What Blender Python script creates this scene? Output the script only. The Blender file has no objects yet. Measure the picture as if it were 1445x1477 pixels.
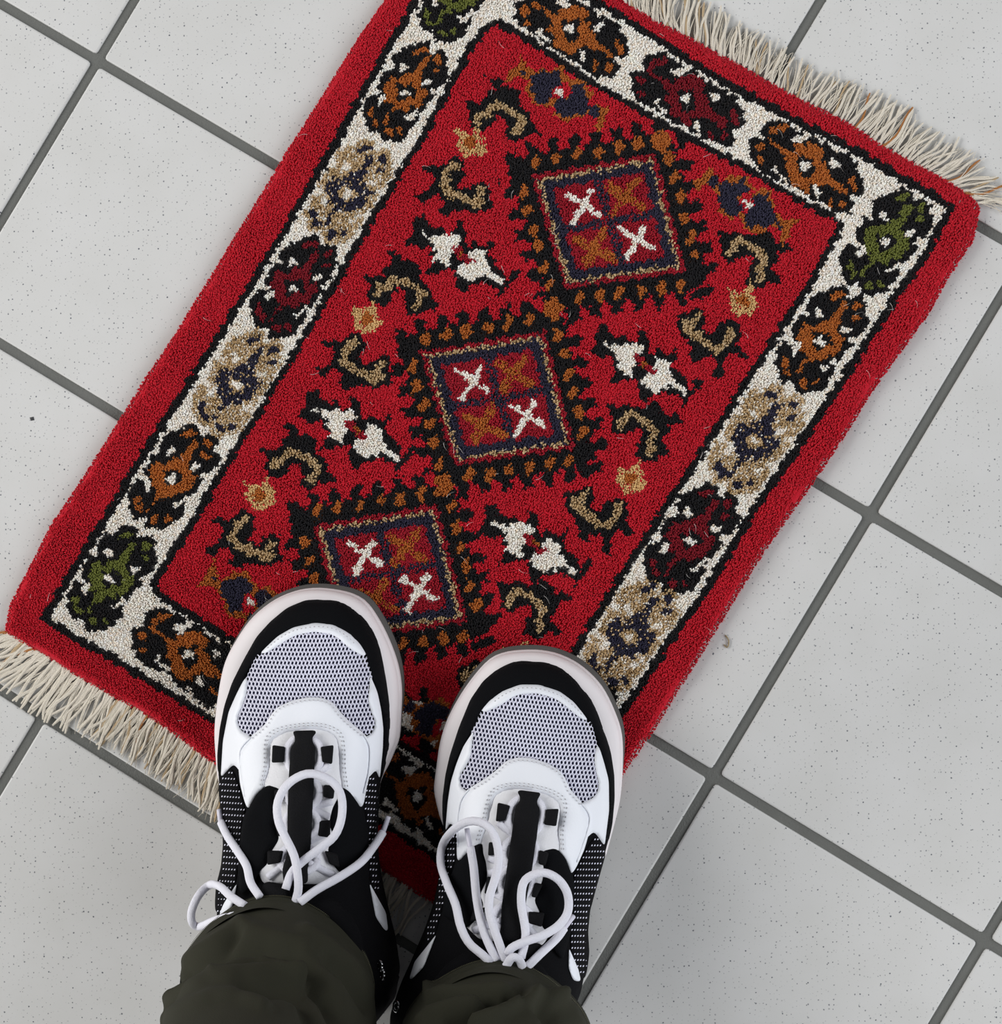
import bpy, bmesh, math, random
import numpy as np
from mathutils import Vector, Matrix
from mathutils.geometry import delaunay_2d_cdt

random.seed(7)
rng = np.random.default_rng(11)
scene = bpy.context.scene
COL = scene.collection

# ------------------------------------------------------------------ camera
W_PX, H_PX, F_PX = 1445.0, 1477.0, 2800.0
CAM_LOC = Vector((0.09901790, -0.06479635, 1.28552892))
CAM_ROT = Matrix(((0.99704671, 0.00385464, 0.07670076),
                  (0.0, 0.99873958, -0.05019223),
                  (-0.07679755, 0.05004399, 0.99579001)))
cam_data = bpy.data.cameras.new('camera')
cam_data.sensor_fit = 'HORIZONTAL'
cam_data.sensor_width = 36.0
cam_data.lens = 36.0 * F_PX / W_PX
cam_data.clip_start = 0.02
cam = bpy.data.objects.new('camera', cam_data)
cam.matrix_world = Matrix.Translation(CAM_LOC) @ CAM_ROT.to_4x4()
COL.objects.link(cam)
scene.camera = cam

# ------------------------------------------------------------------ light
world = bpy.data.worlds.new('room_light')
scene.world = world
world.use_nodes = True
bg = world.node_tree.nodes['Background']
bg.inputs['Color'].default_value = (0.93, 0.96, 1.0, 1)
bg.inputs['Strength'].default_value = 0.11


def area_light(name, loc, target, sx, sy, power, color):
    d = bpy.data.lights.new(name, 'AREA')
    d.shape = 'RECTANGLE'
    d.size, d.size_y = sx, sy
    d.energy = power
    d.color = color
    o = bpy.data.objects.new(name, d)
    o.location = loc
    o.rotation_euler = (Vector(target) - Vector(loc)).to_track_quat('-Z', 'Y').to_euler()
    COL.objects.link(o)
    return o


area_light('window_light', (-3.3, 1.2, 2.2), (0, 0, 0), 2.8, 2.2, 150, (1.0, 0.985, 0.96))
area_light('right_side_light', (3.3, 0.2, 2.2), (0, 0, 0), 2.8, 2.2, 98, (0.95, 0.97, 1.0))  # cool light arriving from the right, its source unseen
area_light('rear_left_fill', (-2.9, -2.3, 2.1), (0, 0, 0), 2.2, 2.0, 62, (1.0, 0.985, 0.96))  # added fill from behind left, brightens the floor beside the legs
area_light('rear_right_fill', (3.0, -2.3, 2.1), (0, 0, 0), 2.2, 2.0, 62, (0.94, 0.965, 1.0))  # second added fill, behind right; stands for no known opening

scene.view_settings.view_transform = 'Standard'
scene.view_settings.look = 'None'
scene.view_settings.gamma = 1.0
scene.view_settings.exposure = -0.17
scene.view_settings.use_curve_mapping = False


# ------------------------------------------------------------------ helpers
def s2l(c):
    c = c / 255.0
    return c / 12.92 if c <= 0.04045 else ((c + 0.055) / 1.055) ** 2.4


def rgb(r, g, b):
    return (s2l(r), s2l(g), s2l(b), 1.0)


def tag(o, label=None, cat=None, group=None, kind=None):
    if label: o['label'] = label
    if cat: o['category'] = cat
    if group: o['group'] = group
    if kind: o['kind'] = kind
    return o


def empty(name, loc=(0, 0, 0), parent=None):
    o = bpy.data.objects.new(name, None)
    o.empty_display_size = 0.05
    o.location = loc
    COL.objects.link(o)
    if parent: o.parent = parent
    return o


def mesh_obj(name, me, mat=None, parent=None, smooth=True):
    if mat is not None and not me.materials: me.materials.append(mat)
    if smooth:
        me.polygons.foreach_set('use_smooth', [True] * len(me.polygons))
    o = bpy.data.objects.new(name, me)
    COL.objects.link(o)
    if parent is not None:
        o.parent = parent
        if parent.type == 'EMPTY':       # parts are modelled in place; mesh parents already sit at the origin
            o.matrix_parent_inverse = Matrix.Translation(parent.location).inverted()
    return o


def new_mesh(name, verts, faces):
    me = bpy.data.meshes.new(name)
    me.from_pydata([tuple(v) for v in verts], [], [tuple(f) for f in faces])
    me.update()
    return me


def np_mesh(name, verts, tris):
    """fast triangle mesh from numpy arrays"""
    me = bpy.data.meshes.new(name)
    nv, nt = len(verts), len(tris)
    me.vertices.add(nv)
    me.vertices.foreach_set('co', np.ascontiguousarray(verts, dtype=np.float32).ravel())
    me.loops.add(nt * 3)
    me.loops.foreach_set('vertex_index', np.ascontiguousarray(tris, dtype=np.int32).ravel())
    me.polygons.add(nt)
    me.polygons.foreach_set('loop_start', np.arange(0, nt * 3, 3, dtype=np.int32))
    me.polygons.foreach_set('loop_total', np.full(nt, 3, dtype=np.int32))
    me.update(calc_edges=True)
    me.validate()
    return me


def material(name, color, rough=0.6, spec=0.5, bump=0.0, bump_scale=400.0, sheen=0.0, metallic=0.0,
             vary=0.0, vary_scale=60.0):
    m = bpy.data.materials.new(name)
    m.use_nodes = True
    nt = m.node_tree
    b = nt.nodes['Principled BSDF']
    b.inputs['Base Color'].default_value = color
    b.inputs['Roughness'].default_value = rough
    b.inputs['Specular IOR Level'].default_value = spec
    b.inputs['Metallic'].default_value = metallic
    if sheen: b.inputs['Sheen Weight'].default_value = sheen
    tc = nt.nodes.new('ShaderNodeTexCoord')
    if vary:
        n = nt.nodes.new('ShaderNodeTexNoise'); n.inputs['Scale'].default_value = vary_scale
        n.inputs['Detail'].default_value = 4
        nt.links.new(tc.outputs['Object'], n.inputs['Vector'])
        mx = nt.nodes.new('ShaderNodeMix'); mx.data_type = 'RGBA'
        mx.inputs['A'].default_value = tuple(c * (1 - vary) for c in color[:3]) + (1,)
        mx.inputs['B'].default_value = tuple(min(1, c * (1 + vary)) for c in color[:3]) + (1,)
        nt.links.new(n.outputs['Fac'], mx.inputs['Factor'])
        nt.links.new(mx.outputs['Result'], b.inputs['Base Color'])
    if bump:
        n = nt.nodes.new('ShaderNodeTexNoise'); n.inputs['Scale'].default_value = bump_scale
        n.inputs['Detail'].default_value = 3
        nt.links.new(tc.outputs['Object'], n.inputs['Vector'])
        bp = nt.nodes.new('ShaderNodeBump'); bp.inputs['Strength'].default_value = bump
        bp.inputs['Distance'].default_value = 0.001
        nt.links.new(n.outputs['Fac'], bp.inputs['Height'])
        nt.links.new(bp.outputs['Normal'], b.inputs['Normal'])
    return m


_R = np.array(CAM_ROT)
_C = np.array(CAM_LOC)


def unproj(p, z):
    """photo pixels (n,2) and heights -> points in the place (n,3)"""
    p = np.asarray(p, float).reshape(-1, 2)
    z = np.broadcast_to(np.asarray(z, float), (len(p),))
    d = np.stack([(p[:, 0] - W_PX / 2) / F_PX, -(p[:, 1] - H_PX / 2) / F_PX, -np.ones(len(p))], 1) @ _R.T
    t = (z - _C[2]) / d[:, 2]
    return _C + d * t[:, None]


def proj(w):
    q = (np.asarray(w, float) - _C) @ _R
    return np.stack([W_PX / 2 + F_PX * q[:, 0] / -q[:, 2], H_PX / 2 - F_PX * q[:, 1] / -q[:, 2]], 1)


def inside(poly, X, Y):
    poly = np.asarray(poly, float)
    r = np.zeros(X.shape, bool)
    x0, y0 = poly.min(0); x1, y1 = poly.max(0)
    idx = np.nonzero((X >= x0) & (X <= x1) & (Y >= y0) & (Y <= y1))[0]
    if len(idx) == 0: return r
    x, y = X[idx], Y[idx]
    c = np.zeros(x.shape, bool)
    n = len(poly)
    for i in range(n):
        ax, ay = poly[i]; bx, by = poly[(i + 1) % n]
        if ay == by: continue
        k = ((ay > y) != (by > y)) & (x < (bx - ax) * (y - ay) / (by - ay) + ax)
        c ^= k
    r[idx] = c
    return r


def pdist(line, X, Y, closed=False):
    line = np.asarray(line, float)
    n = len(line)
    best = np.full(X.shape, 1e9)
    for i in range(n if closed else n - 1):
        a = line[i]; b = line[(i + 1) % n]
        d = b - a; L = d @ d + 1e-12
        t = np.clip(((X - a[0]) * d[0] + (Y - a[1]) * d[1]) / L, 0, 1)
        best = np.minimum(best, np.hypot(X - a[0] - t * d[0], Y - a[1] - t * d[1]))
    return best


def zoomed(pts, x0, y0, k):
    return np.asarray(pts, float) / k + np.array([x0, y0])


def resample(pts, n, closed=False):
    """smooth Catmull-Rom resampling to n points of even spacing"""
    P = np.asarray(pts, float)
    m = len(P)
    out = []
    segs = m if closed else m - 1
    for i in range(segs):
        if closed:
            p0, p1, p2, p3 = P[(i - 1) % m], P[i], P[(i + 1) % m], P[(i + 2) % m]
        else:
            p1, p2 = P[i], P[i + 1]
            p0 = P[i - 1] if i > 0 else 2 * p1 - p2
            p3 = P[i + 2] if i + 2 < m else 2 * p2 - p1
        t = np.linspace(0, 1, 12, endpoint=False)[:, None]
        out.append(0.5 * ((2 * p1) + (-p0 + p2) * t + (2 * p0 - 5 * p1 + 4 * p2 - p3) * t ** 2
                          + (-p0 + 3 * p1 - 3 * p2 + p3) * t ** 3))
    out = np.concatenate(out + ([P[:1]] if closed else [P[-1:]]))
    L = np.r_[0, np.cumsum(np.linalg.norm(np.diff(out, axis=0), axis=1))]
    s = np.linspace(0, L[-1], n + 1 if closed else n)
    if closed: s = s[:-1]
    return np.stack([np.interp(s, L, out[:, k]) for k in range(P.shape[1])], 1)


def tube_mesh(name, path, radii, sides=8, flat=1.0):
    """tube along a 3-d path; flat<1 squashes it vertically"""
    P = np.asarray(path, float)
    n = len(P)
    radii = np.broadcast_to(np.asarray(radii, float), (n,))
    T = np.gradient(P, axis=0)
    T /= np.linalg.norm(T, axis=1)[:, None] + 1e-12
    up = np.array([0, 0, 1.0])
    V, Fc = [], []
    for i in range(n):
        s = np.cross(T[i], up)
        if np.linalg.norm(s) < 1e-3: s = np.array([1.0, 0, 0])
        s /= np.linalg.norm(s)
        u = np.cross(s, T[i])
        for k in range(sides):
            a = 2 * math.pi * k / sides
            V.append(P[i] + radii[i] * (math.cos(a) * s + flat * math.sin(a) * u))
    for i in range(n - 1):
        for k in range(sides):
            k2 = (k + 1) % sides
            Fc.append((i * sides + k, i * sides + k2, (i + 1) * sides + k2, (i + 1) * sides + k))
    Fc.append(tuple(range(sides))[::-1])
    Fc.append(tuple((n - 1) * sides + k for k in range(sides)))
    return new_mesh(name, V, Fc)


# ------------------------------------------------------------------ floor: grout bed and single tiles
T0 = np.array([-0.27684268, 0.31033613])
TU = np.array([0.17321028, -0.10431803])
TV = np.array([-0.10318401, -0.17132735])
GROUT = 0.0066

mt = bpy.data.materials.new('speckled_tile'); mt.use_nodes = True
nt = mt.node_tree; b = nt.nodes['Principled BSDF']
geo = nt.nodes.new('ShaderNodeNewGeometry')
base = None


def speck_layer(scale, radius, seed_off):
    mp = nt.nodes.new('ShaderNodeMapping'); mp.inputs['Location'].default_value = seed_off
    nt.links.new(geo.outputs['Position'], mp.inputs['Vector'])
    wob = nt.nodes.new('ShaderNodeTexNoise'); wob.inputs['Scale'].default_value = 1800
    nt.links.new(geo.outputs['Position'], wob.inputs['Vector'])
    v = nt.nodes.new('ShaderNodeTexVoronoi'); v.voronoi_dimensions = '2D'
    v.inputs['Scale'].default_value = scale
    nt.links.new(mp.outputs['Vector'], v.inputs['Vector'])
    sep = nt.nodes.new('ShaderNodeSeparateColor')
    nt.links.new(v.outputs['Color'], sep.inputs['Color'])
    # radius of each speck = radius * random^2 ; wobbling outline
    p = nt.nodes.new('ShaderNodeMath'); p.operation = 'POWER'; p.inputs[1].default_value = 1.8
    nt.links.new(sep.outputs['Red'], p.inputs[0])
    r = nt.nodes.new('ShaderNodeMath'); r.operation = 'MULTIPLY'; r.inputs[1].default_value = radius
    nt.links.new(p.outputs[0], r.inputs[0])
    w2 = nt.nodes.new('ShaderNodeMath'); w2.operation = 'MULTIPLY_ADD'
    w2.inputs[1].default_value = radius * 1.1; w2.inputs[2].default_value = -radius * 0.55
    nt.links.new(wob.outputs['Fac'], w2.inputs[0])
    d2 = nt.nodes.new('ShaderNodeMath'); d2.operation = 'ADD'
    nt.links.new(v.outputs['Distance'], d2.inputs[0]); nt.links.new(w2.outputs[0], d2.inputs[1])
    c = nt.nodes.new('ShaderNodeMath'); c.operation = 'LESS_THAN'
    nt.links.new(d2.outputs[0], c.inputs[0]); nt.links.new(r.outputs[0], c.inputs[1])
    k = nt.nodes.new('ShaderNodeMath'); k.operation = 'MULTIPLY'
    nt.links.new(c.outputs[0], k.inputs[0]); nt.links.new(sep.outputs['Green'], k.inputs[1])
    return k


l1 = speck_layer(300, 0.16, (0.3, 1.7, 0))
l2 = speck_layer(150, 0.085, (2.3, 0.7, 0))
mxs = nt.nodes.new('ShaderNodeMath'); mxs.operation = 'MAXIMUM'
nt.links.new(l1.outputs[0], mxs.inputs[0]); nt.links.new(l2.outputs[0], mxs.inputs[1])
cloud = nt.nodes.new('ShaderNodeTexNoise'); cloud.inputs['Scale'].default_value = 22
cloud.inputs['Detail'].default_value = 5
nt.links.new(geo.outputs['Position'], cloud.inputs['Vector'])
m1 = nt.nodes.new('ShaderNodeMix'); m1.data_type = 'RGBA'
m1.inputs['A'].default_value = (0.575, 0.573, 0.555, 1); m1.inputs['B'].default_value = (0.66, 0.66, 0.658, 1)
nt.links.new(cloud.outputs['Fac'], m1.inputs['Factor'])
m2 = nt.nodes.new('ShaderNodeMix'); m2.data_type = 'RGBA'
m2.inputs['B'].default_value = (0.10, 0.11, 0.13, 1)
nt.links.new(mxs.outputs[0], m2.inputs['Factor']); nt.links.new(m1.outputs['Result'], m2.inputs['A'])
nt.links.new(m2.outputs['Result'], b.inputs['Base Color'])
b.inputs['Roughness'].default_value = 0.42
b.inputs['Specular IOR Level'].default_value = 0.35
bn = nt.nodes.new('ShaderNodeBump'); bn.inputs['Strength'].default_value = 0.06; bn.inputs['Distance'].default_value = 0.002
nt.links.new(cloud.outputs['Fac'], bn.inputs['Height']); nt.links.new(bn.outputs['Normal'], b.inputs['Normal'])
TILE_MAT = mt
GROUT_MAT = material('grey_grout', rgb(108, 109, 106), 0.95, 0.1, bump=0.6, bump_scale=900, vary=0.12, vary_scale=45)

corner = lambda u, v: T0 + TU * u + TV * v
c4 = [corner(-6, -7), corner(10, -7), corner(10, 9), corner(-6, 9)]
floor = mesh_obj('floor', new_mesh('floor', [(p[0], p[1], z) for z in (-0.012, -0.0016) for p in c4],
                                   [(0, 1, 2, 3), (7, 6, 5, 4), (0, 4, 5, 1), (1, 5, 6, 2), (2, 6, 7, 3), (3, 7, 4, 0)]),
                 GROUT_MAT, smooth=False)
tag(floor, 'dark grey grout bed with light speckled square floor tiles', kind='structure')


def tile_mesh():
    ul, vl = np.linalg.norm(TU), np.linalg.norm(TV)
    hu, hv = (ul - GROUT) / 2, (vl - GROUT) / 2
    eu, ev = TU / ul, TV / vl
    rings = [(-0.0040, 0.0), (-0.0011, 0.0), (-0.0003, 0.0003), (0.0, 0.0012)]
    V, Fc = [], []
    n = 0
    for z, ins in rings:
        ring = []
        for sx, sy, a0 in ((1, 1, 0), (-1, 1, 90), (-1, -1, 180), (1, -1, 270)):
            r = 0.0022
            for a in (0, 45, 90):
                t = math.radians(a0 + a)
                x = sx * (hu - r) + (r - ins) * math.cos(t); y = sy * (hv - r) + (r - ins) * math.sin(t)
                ring.append(x * eu + y * ev)
        V += [(p[0], p[1], z) for p in ring]
        n = len(ring)
    for i in range(len(rings) - 1):
        for k in range(n):
            Fc.append((i * n + k, (i + 1) * n + k, (i + 1) * n + (k + 1) % n, i * n + (k + 1) % n))
    Fc.append(tuple(range((len(rings) - 1) * n, len(rings) * n))[::-1])
    me = new_mesh('tile', V, Fc)
    bm = bmesh.new(); bm.from_mesh(me); bmesh.ops.recalc_face_normals(bm, faces=bm.faces); bm.to_mesh(me); bm.free()
    return me


tile_me = tile_mesh(); tile_me.materials.append(TILE_MAT)
for iu in range(-6, 10):
    for iv in range(-7, 9):
        p = corner(iu + 0.5, iv + 0.5)
        o = bpy.data.objects.new('tile', tile_me)
        o.location = (p[0], p[1], random.uniform(-0.0002, 0.0002))
        COL.objects.link(o); o.parent = floor

# ------------------------------------------------------------------ rug
ES = np.array([0.857, 0.515])      # across the rug, in photo pixels
ET = np.array([0.515, -0.857])     # along the rug
RUG_EDGE = [(2, 912), (10, 871), (45, 805), (69, 757), (118, 684), (173, 598), (207, 542), (245, 487), (318, 368),
            (380, 268), (401, 232), (464, 133), (500, 74), (550, 0), (600, -80), (646, -154), (770, -80), (903, 0),
            (945, 27), (990, 48), (1059, 86), (1111, 116), (1153, 138), (1222, 173), (1277, 208), (1332, 239),
            (1377, 263), (1405, 282), (1415, 298), (1405, 346), (1370, 398), (1340, 452), (1257, 566), (1226, 618),
            (1172, 698), (1103, 795), (1036, 905), (942, 1056), (904, 1110), (820, 1250), (743, 1377), (600, 1292),
            (440, 1190), (308, 1108), (270, 1078), (221, 1043), (166, 1010), (97, 972), (45, 938)]
OB = [(62, 892), (71, 878), (101, 831), (149, 752), (174, 710), (200, 665), (243, 598), (330, 462), (413, 327),
      (440, 280), (491, 192), (504, 167), (532, 117), (576, 42), (620, -35), (666, -110), (760, -55), (857, 4),
      (882, 19), (934, 50), (986, 83), (1025, 110), (1069, 133), (1101, 152), (1170, 187), (1239, 221), (1291, 254),
      (1343, 283), (1369, 302), (1352, 334), (1325, 385), (1291, 428), (1257, 483), (1212, 552), (1167, 621),
      (1122, 684), (1084, 741), (1049, 801), (1007, 868), (956, 938), (921, 994), (894, 1030), (810, 1166),
      (730, 1298), (600, 1220), (440, 1122), (301, 1036), (240, 1000), (204, 978), (161, 951), (119, 928), (80, 904)]
IB = [(220, 847), (227, 829), (249, 797), (275, 759), (288, 734), (313, 692), (332, 660), (344, 640), (367, 605),
      (414, 526), (447, 470), (481, 412), (511, 358), (528, 328), (552, 290), (575, 252), (600, 212), (611, 194),
      (626, 166), (650, 122), (673, 77), (697, 44), (713, 33), (742, 47), (787, 75), (814, 95), (841, 114),
      (874, 134), (911, 153), (965, 185), (1017, 212), (1059, 235), (1100, 259), (1122, 273), (1158, 292),
      (1199, 313), (1212, 328), (1192, 364), (1167, 411), (1133, 464), (1094, 523), (1049, 594), (1011, 654),
      (973, 711), (925, 787), (884, 850), (838, 925), (770, 1036), (703, 1150), (600, 1088), (440, 991), (320, 917),
      (294, 900), (258, 880), (233, 865)]
RED, BLACK, CREAM, ORANGE, DARKRED, GREEN, NAVY, TAN, DEEP, PALE = range(10)
PAL = np.array([rgb(193, 25, 43), rgb(23, 22, 25), rgb(250, 242, 232), rgb(176, 98, 40), rgb(126, 17, 32),
                rgb(106, 112, 50), rgb(45, 43, 62), rgb(196, 168, 128), rgb(158, 22, 40), rgb(214, 176, 120)])

RUG_Z = 0.0098
rp = unproj(RUG_EDGE, RUG_Z)[:, :2]
wS = unproj([(722, 738), (722 + 857, 738 + 515)], RUG_Z)[:, :2]; wS = (wS[1] - wS[0]) / np.linalg.norm(wS[1] - wS[0])
wT = np.array([-wS[1], wS[0]])
rc = rp.mean(0)
loc_edge = np.stack([(rp - rc) @ wS, (rp - rc) @ wT], 1)
lo, hi = loc_edge.min(0), loc_edge.max(0)


def paint(X, Y):
    """colour index for photo pixel positions lying on the rug"""
    n = len(X)
    c = np.full(n, RED)
    inO = inside(OB, X, Y)
    c[inO] = CREAM
    inI = inside(IB, X, Y)
    c[inI] = RED
    dO = pdist(OB, X, Y, True); dI = pdist(IB, X, Y, True)
    c[dO < 5.6] = BLACK
    c[dI < 5.0] = BLACK
    band = inO & ~inI & (dO > 10.0 + 2 * np.sin(X * 0.4 + Y * 0.3)) & (dI > 9.5 + 2 * np.sin(X * 0.35 - Y * 0.4))

    def fill(poly, col, clip=None, prob=1.0):
        m = inside(poly, X, Y)
        if clip is not None: m &= clip
        if prob < 1: m &= rng.random(n) < prob
        c[m] = col

    def stroke(line, w, col, clip=None, prob=1.0):
        m = pdist(line, X, Y) < w / 2
        if clip is not None: m &= clip
        if prob < 1: m &= rng.random(n) < prob
        c[m] = col

    def blob(cx, cy, rx, ry, ang, col, clip=None):
        ca, sa = math.cos(ang), math.sin(ang)
        u = ((X - cx) * ca + (Y - cy) * sa) / rx; v = (-(X - cx) * sa + (Y - cy) * ca) / ry
        m = u * u + v * v < 1
        if clip is not None: m &= clip
        c[m] = col

    # ---- border medallions (one template)
    k8 = 8.03
    body = [(780, 160), (890, 110), (960, 120), (990, 170), (975, 260), (1040, 240), (1090, 205), (1170, 240), (1180, 300),
            (1150, 390), (1205, 480), (1205, 560), (1190, 600), (1070, 670), (990, 690), (960, 740), (1020, 745), (1000, 790),
            (850, 960), (800, 1010), (810, 1060), (780, 1130), (660, 1290), (560, 1335), (470, 1345), (370, 1345), (360, 1300),
            (350, 1210), (270, 1240), (200, 1180), (180, 1080), (165, 990), (180, 890), (250, 760), (330, 800), (400, 780),
            (345, 690), (360, 620), (420, 540), (430, 460), (500, 490), (560, 450), (530, 400), (530, 330), (560, 280),
            (640, 240), (650, 190), (720, 210)]
    ring = [(410, 720), (450, 620), (520, 545), (580, 570), (600, 600), (620, 560), (700, 510), (760, 490), (830, 430),
            (880, 330), (960, 290), (990, 300), (960, 370), (900, 440), (880, 520), (850, 580), (870, 690), (930, 690),
            (940, 720), (900, 790), (860, 860), (800, 930), (740, 910), (690, 960), (640, 990), (610, 950), (530, 990),
            (480, 1030), (420, 1130), (380, 1165), (350, 1140), (400, 1090), (440, 1020), (490, 950), (510, 880),
            (460, 880), (440, 850), (450, 770)]
    eye = [(570, 640), (640, 680), (700, 640), (745, 650), (805, 730), (780, 795), (700, 800), (610, 860), (575, 820), (585, 740)]
    spots = [(870, 225, 95, 38, -0.25), (1070, 335, 48, 48, 0), (1050, 470, 55, 30, 0), (270, 1020, 42, 65, -0.2),
             (300, 1120, 45, 42, 0), (460, 1240, 52, 55, 0), (590, 1220, 35, 45, 0)]
    whites = [(655, 445, 48, 55, 0.2), (940, 615, 68, 36, -0.3), (395, 850, 45, 75, 0.3), (690, 1065, 42, 34, 0), (770, 1000, 75, 24, -0.8)]
    ctr = np.array([660.0, 750.0])

    def medallion(px, py, k, bodyc, fillc, rot=False, mirror=1):
        def tr(pts):
            d = (np.asarray(pts, float) - ctr) / k8 * k
            s = d @ ES * mirror * 1.1; t = d @ ET
            if rot: s, t = t, -s
            return np.array([px, py]) + s[:, None] * ES + t[:, None] * ET
        loose = bodyc == TAN
        fill(tr(body), bodyc, band, 0.72 if loose else 1)
        fill(tr(ring), fillc, band, 0.9 if loose else 1)
        if loose: blob(px, py, 13 * k, 10 * k, 0.4, TAN, band)
        else: fill(tr(eye), bodyc, band)
        for x, y, rx, ry, a in spots:
            p = tr([(x, y)])[0]
            blob(p[0], p[1], rx / k8 * k * (1.15 if loose else 1), ry / k8 * k, a + (math.pi / 2 if rot else 0), fillc, band)
        for x, y, rx, ry, a in whites:
            p = tr([(x, y)])[0]
            blob(p[0], p[1], rx / k8 * k, ry / k8 * k, a + (math.pi / 2 if rot else 0), CREAM, band)
        blob(px, py, 7.5 * k, 6.0 * k, 0.4, CREAM, band)

    for px, py, k, bc, fc in ((660, -8, 0.93, BLACK, GREEN), (582, 135, 0.93, BLACK, ORANGE), (500, 280, 0.97, TAN, NAVY),
                              (421, 417, 0.96, BLACK, DARKRED), (340, 557, 0.99, TAN, NAVY), (246, 691, 0.98, BLACK, ORANGE),
                              (157, 838, 0.98, BLACK, GREEN)):
        medallion(px, py, k, bc, fc)
    for px, py, k, bc, fc in ((1275, 352, 1.0, BLACK, GREEN), (1182, 493, 1.0, BLACK, ORANGE), (1087, 638, 1.03, TAN, NAVY),
                              (993, 781, 1.04, BLACK, DARKRED), (907, 920, 1.05, TAN, NAVY), (818, 1062, 1.05, BLACK, ORANGE),
                              (730, 1200, 1.05, BLACK, GREEN)):
        medallion(px, py, k, bc, fc)
    for px, py, k, bc, fc in ((821, 42, 1.06, BLACK, ORANGE), (988, 143, 1.06, BLACK, DARKRED), (1160, 240, 1.06, BLACK, ORANGE),
                              (270, 946, 1.08, BLACK, ORANGE), (436, 1051, 1.08, BLACK, DARKRED), (600, 1150, 1.08, BLACK, ORANGE)):
        medallion(px, py, k, bc, fc, rot=True)

    # ---- field
    fld = inI & (dI > 4.5)
    D2 = np.array([(604.6, 509), (784, 478), (828, 648), (653, 673)])
    for off in ((160, -255), (0, 0), (-155, 251)):
        Q = D2 + np.array(off)
        dq = pdist(Q, X, Y, True); inq = inside(Q, X, Y)
        # serrated black frame
        best = np.full(n, 1e9); along = np.zeros(n)
        for i in range(4):
            a, bq = Q[i], Q[(i + 1) % 4]
            d = bq - a; L = np.linalg.norm(d); d = d / L
            t = (X - a[0]) * d[0] + (Y - a[1]) * d[1]
            tc = np.clip(t, 0, L)
            dist = np.hypot(X - a[0] - tc * d[0], Y - a[1] - tc * d[1])
            m = dist < best
            best[m] = dist[m]; along[m] = (t + i * 13)[m]
        tooth = ((along / 31.0) % 1.0)
        lim = np.where(tooth < 0.5, 46, 29) + 3 * np.sin(along * 0.37)
        c[(best < lim) & ~inq & fld] = BLACK
        for i in range(4):
            a, bq = Q[i], Q[(i + 1) % 4]
            d = bq - a; L = np.linalg.norm(d); d = d / L; nrm = np.array([d[1], -d[0]])
            m = int(round(L / 31.0))
            for j in range(m):
                p = a + d * (L * (j + 0.35) / m) + nrm * 18
                p = p + rng.uniform(-2.2, 2.2, 2)
                blob(p[0], p[1], rng.uniform(5.5, 8), rng.uniform(8.5, 12), rng.uniform(0.1, 0.6), ORANGE, fld)
    for off in ((160, -255), (0, 0), (-155, 251)):
        Q = D2 + np.array(off)
        inq = inside(Q, X, Y)
        idx = np.nonzero(inq)[0]
        dq = pdist(Q, X[idx], Y[idx], True)
        cc = np.full(len(idx), DEEP)
        cc[dq < 24] = NAVY
        cc[dq < 12.0] = np.where(rng.random((dq < 12.0).sum()) < 0.72, TAN, NAVY)
        cc[dq < 6.5] = DEEP
        xy = np.stack([X[idx] - Q[0, 0], Y[idx] - Q[0, 1]], 1)
        M = np.stack([Q[1] - Q[0], Q[3] - Q[0]], 1)
        uv = xy @ np.linalg.inv(M).T
        inn = dq > 22
        cross = ((np.abs(uv[:, 0] - 0.5) < 0.035) | (np.abs(uv[:, 1] - 0.5) < 0.035)) & inn
        cc[cross & (rng.random(len(idx)) < 0.72)] = NAVY
        c[idx] = cc
        z = lambda pts: zoomed(pts, 560, 430, 4.817) + np.array(off)
        for l, w in (([(465, 505), (690, 655)], 34), ([(635, 490), (510, 705)], 44), ([(840, 750), (1065, 890)], 40),
                     ([(1005, 735), (880, 955)], 46)):
            stroke(z(l), w / 4.817, CREAM)
        for l, w in (([(760, 460), (985, 610)], 62), ([(940, 420), (790, 640)], 62), ([(530, 830), (790, 960)], 60),
                     ([(715, 770), (600, 990)], 66)):
            stroke(z(l), w / 4.817, ORANGE, prob=0.8)
    # orange rosettes joining the frames
    for px, py in ((795.6, 447), (638.9, 702), (952, 205), (484, 955)):
        for a in range(5):
            blob(px + 9 * math.cos(a * 1.26), py + 11 * math.sin(a * 1.26), 6.5, 7.5, 0.4, ORANGE, fld)
        blob(px, py, 8, 8, 0, ORANGE, fld)

    # motif templates traced once, then set down along the field
    def place(pts, x0, y0, k, pivot, at, mirror_s=1, mirror_t=1, scale=1.0):
        d = zoomed(pts, x0, y0, k) - np.array(pivot)
        s = d @ ES * mirror_s * scale; t = d @ ET * mirror_t * scale
        # ES/ET are orthonormal to within a hair
        return np.array(at) + s[:, None] * ES + t[:, None] * ET

    archB = [(345, 300), (500, 340), (490, 400), (560, 400), (660, 440), (660, 520), (640, 600), (700, 640), (780, 740),
             (840, 815), (700, 830), (600, 860), (530, 800), (540, 720), (500, 640), (440, 650), (400, 740), (320, 800),
             (260, 740), (250, 620), (190, 570), (160, 520), (240, 530), (330, 540), (370, 440), (430, 420), (400, 350)]
    archT = [(285, 690), (300, 640), (370, 640), (425, 560), (520, 580), (610, 620), (680, 690), (640, 770), (605, 800)]
    cupB = [(290, 120), (420, 130), (470, 160), (500, 80), (630, 90), (680, 200), (640, 250), (610, 300), (700, 350), (740, 290),
            (860, 290), (870, 380), (890, 440), (930, 490), (860, 510), (780, 510), (690, 510), (560, 540), (510, 570),
            (430, 510), (490, 480), (440, 380), (370, 390), (300, 470), (230, 390), (290, 370), (350, 330), (400, 250),
            (380, 190), (310, 170)]
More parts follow.
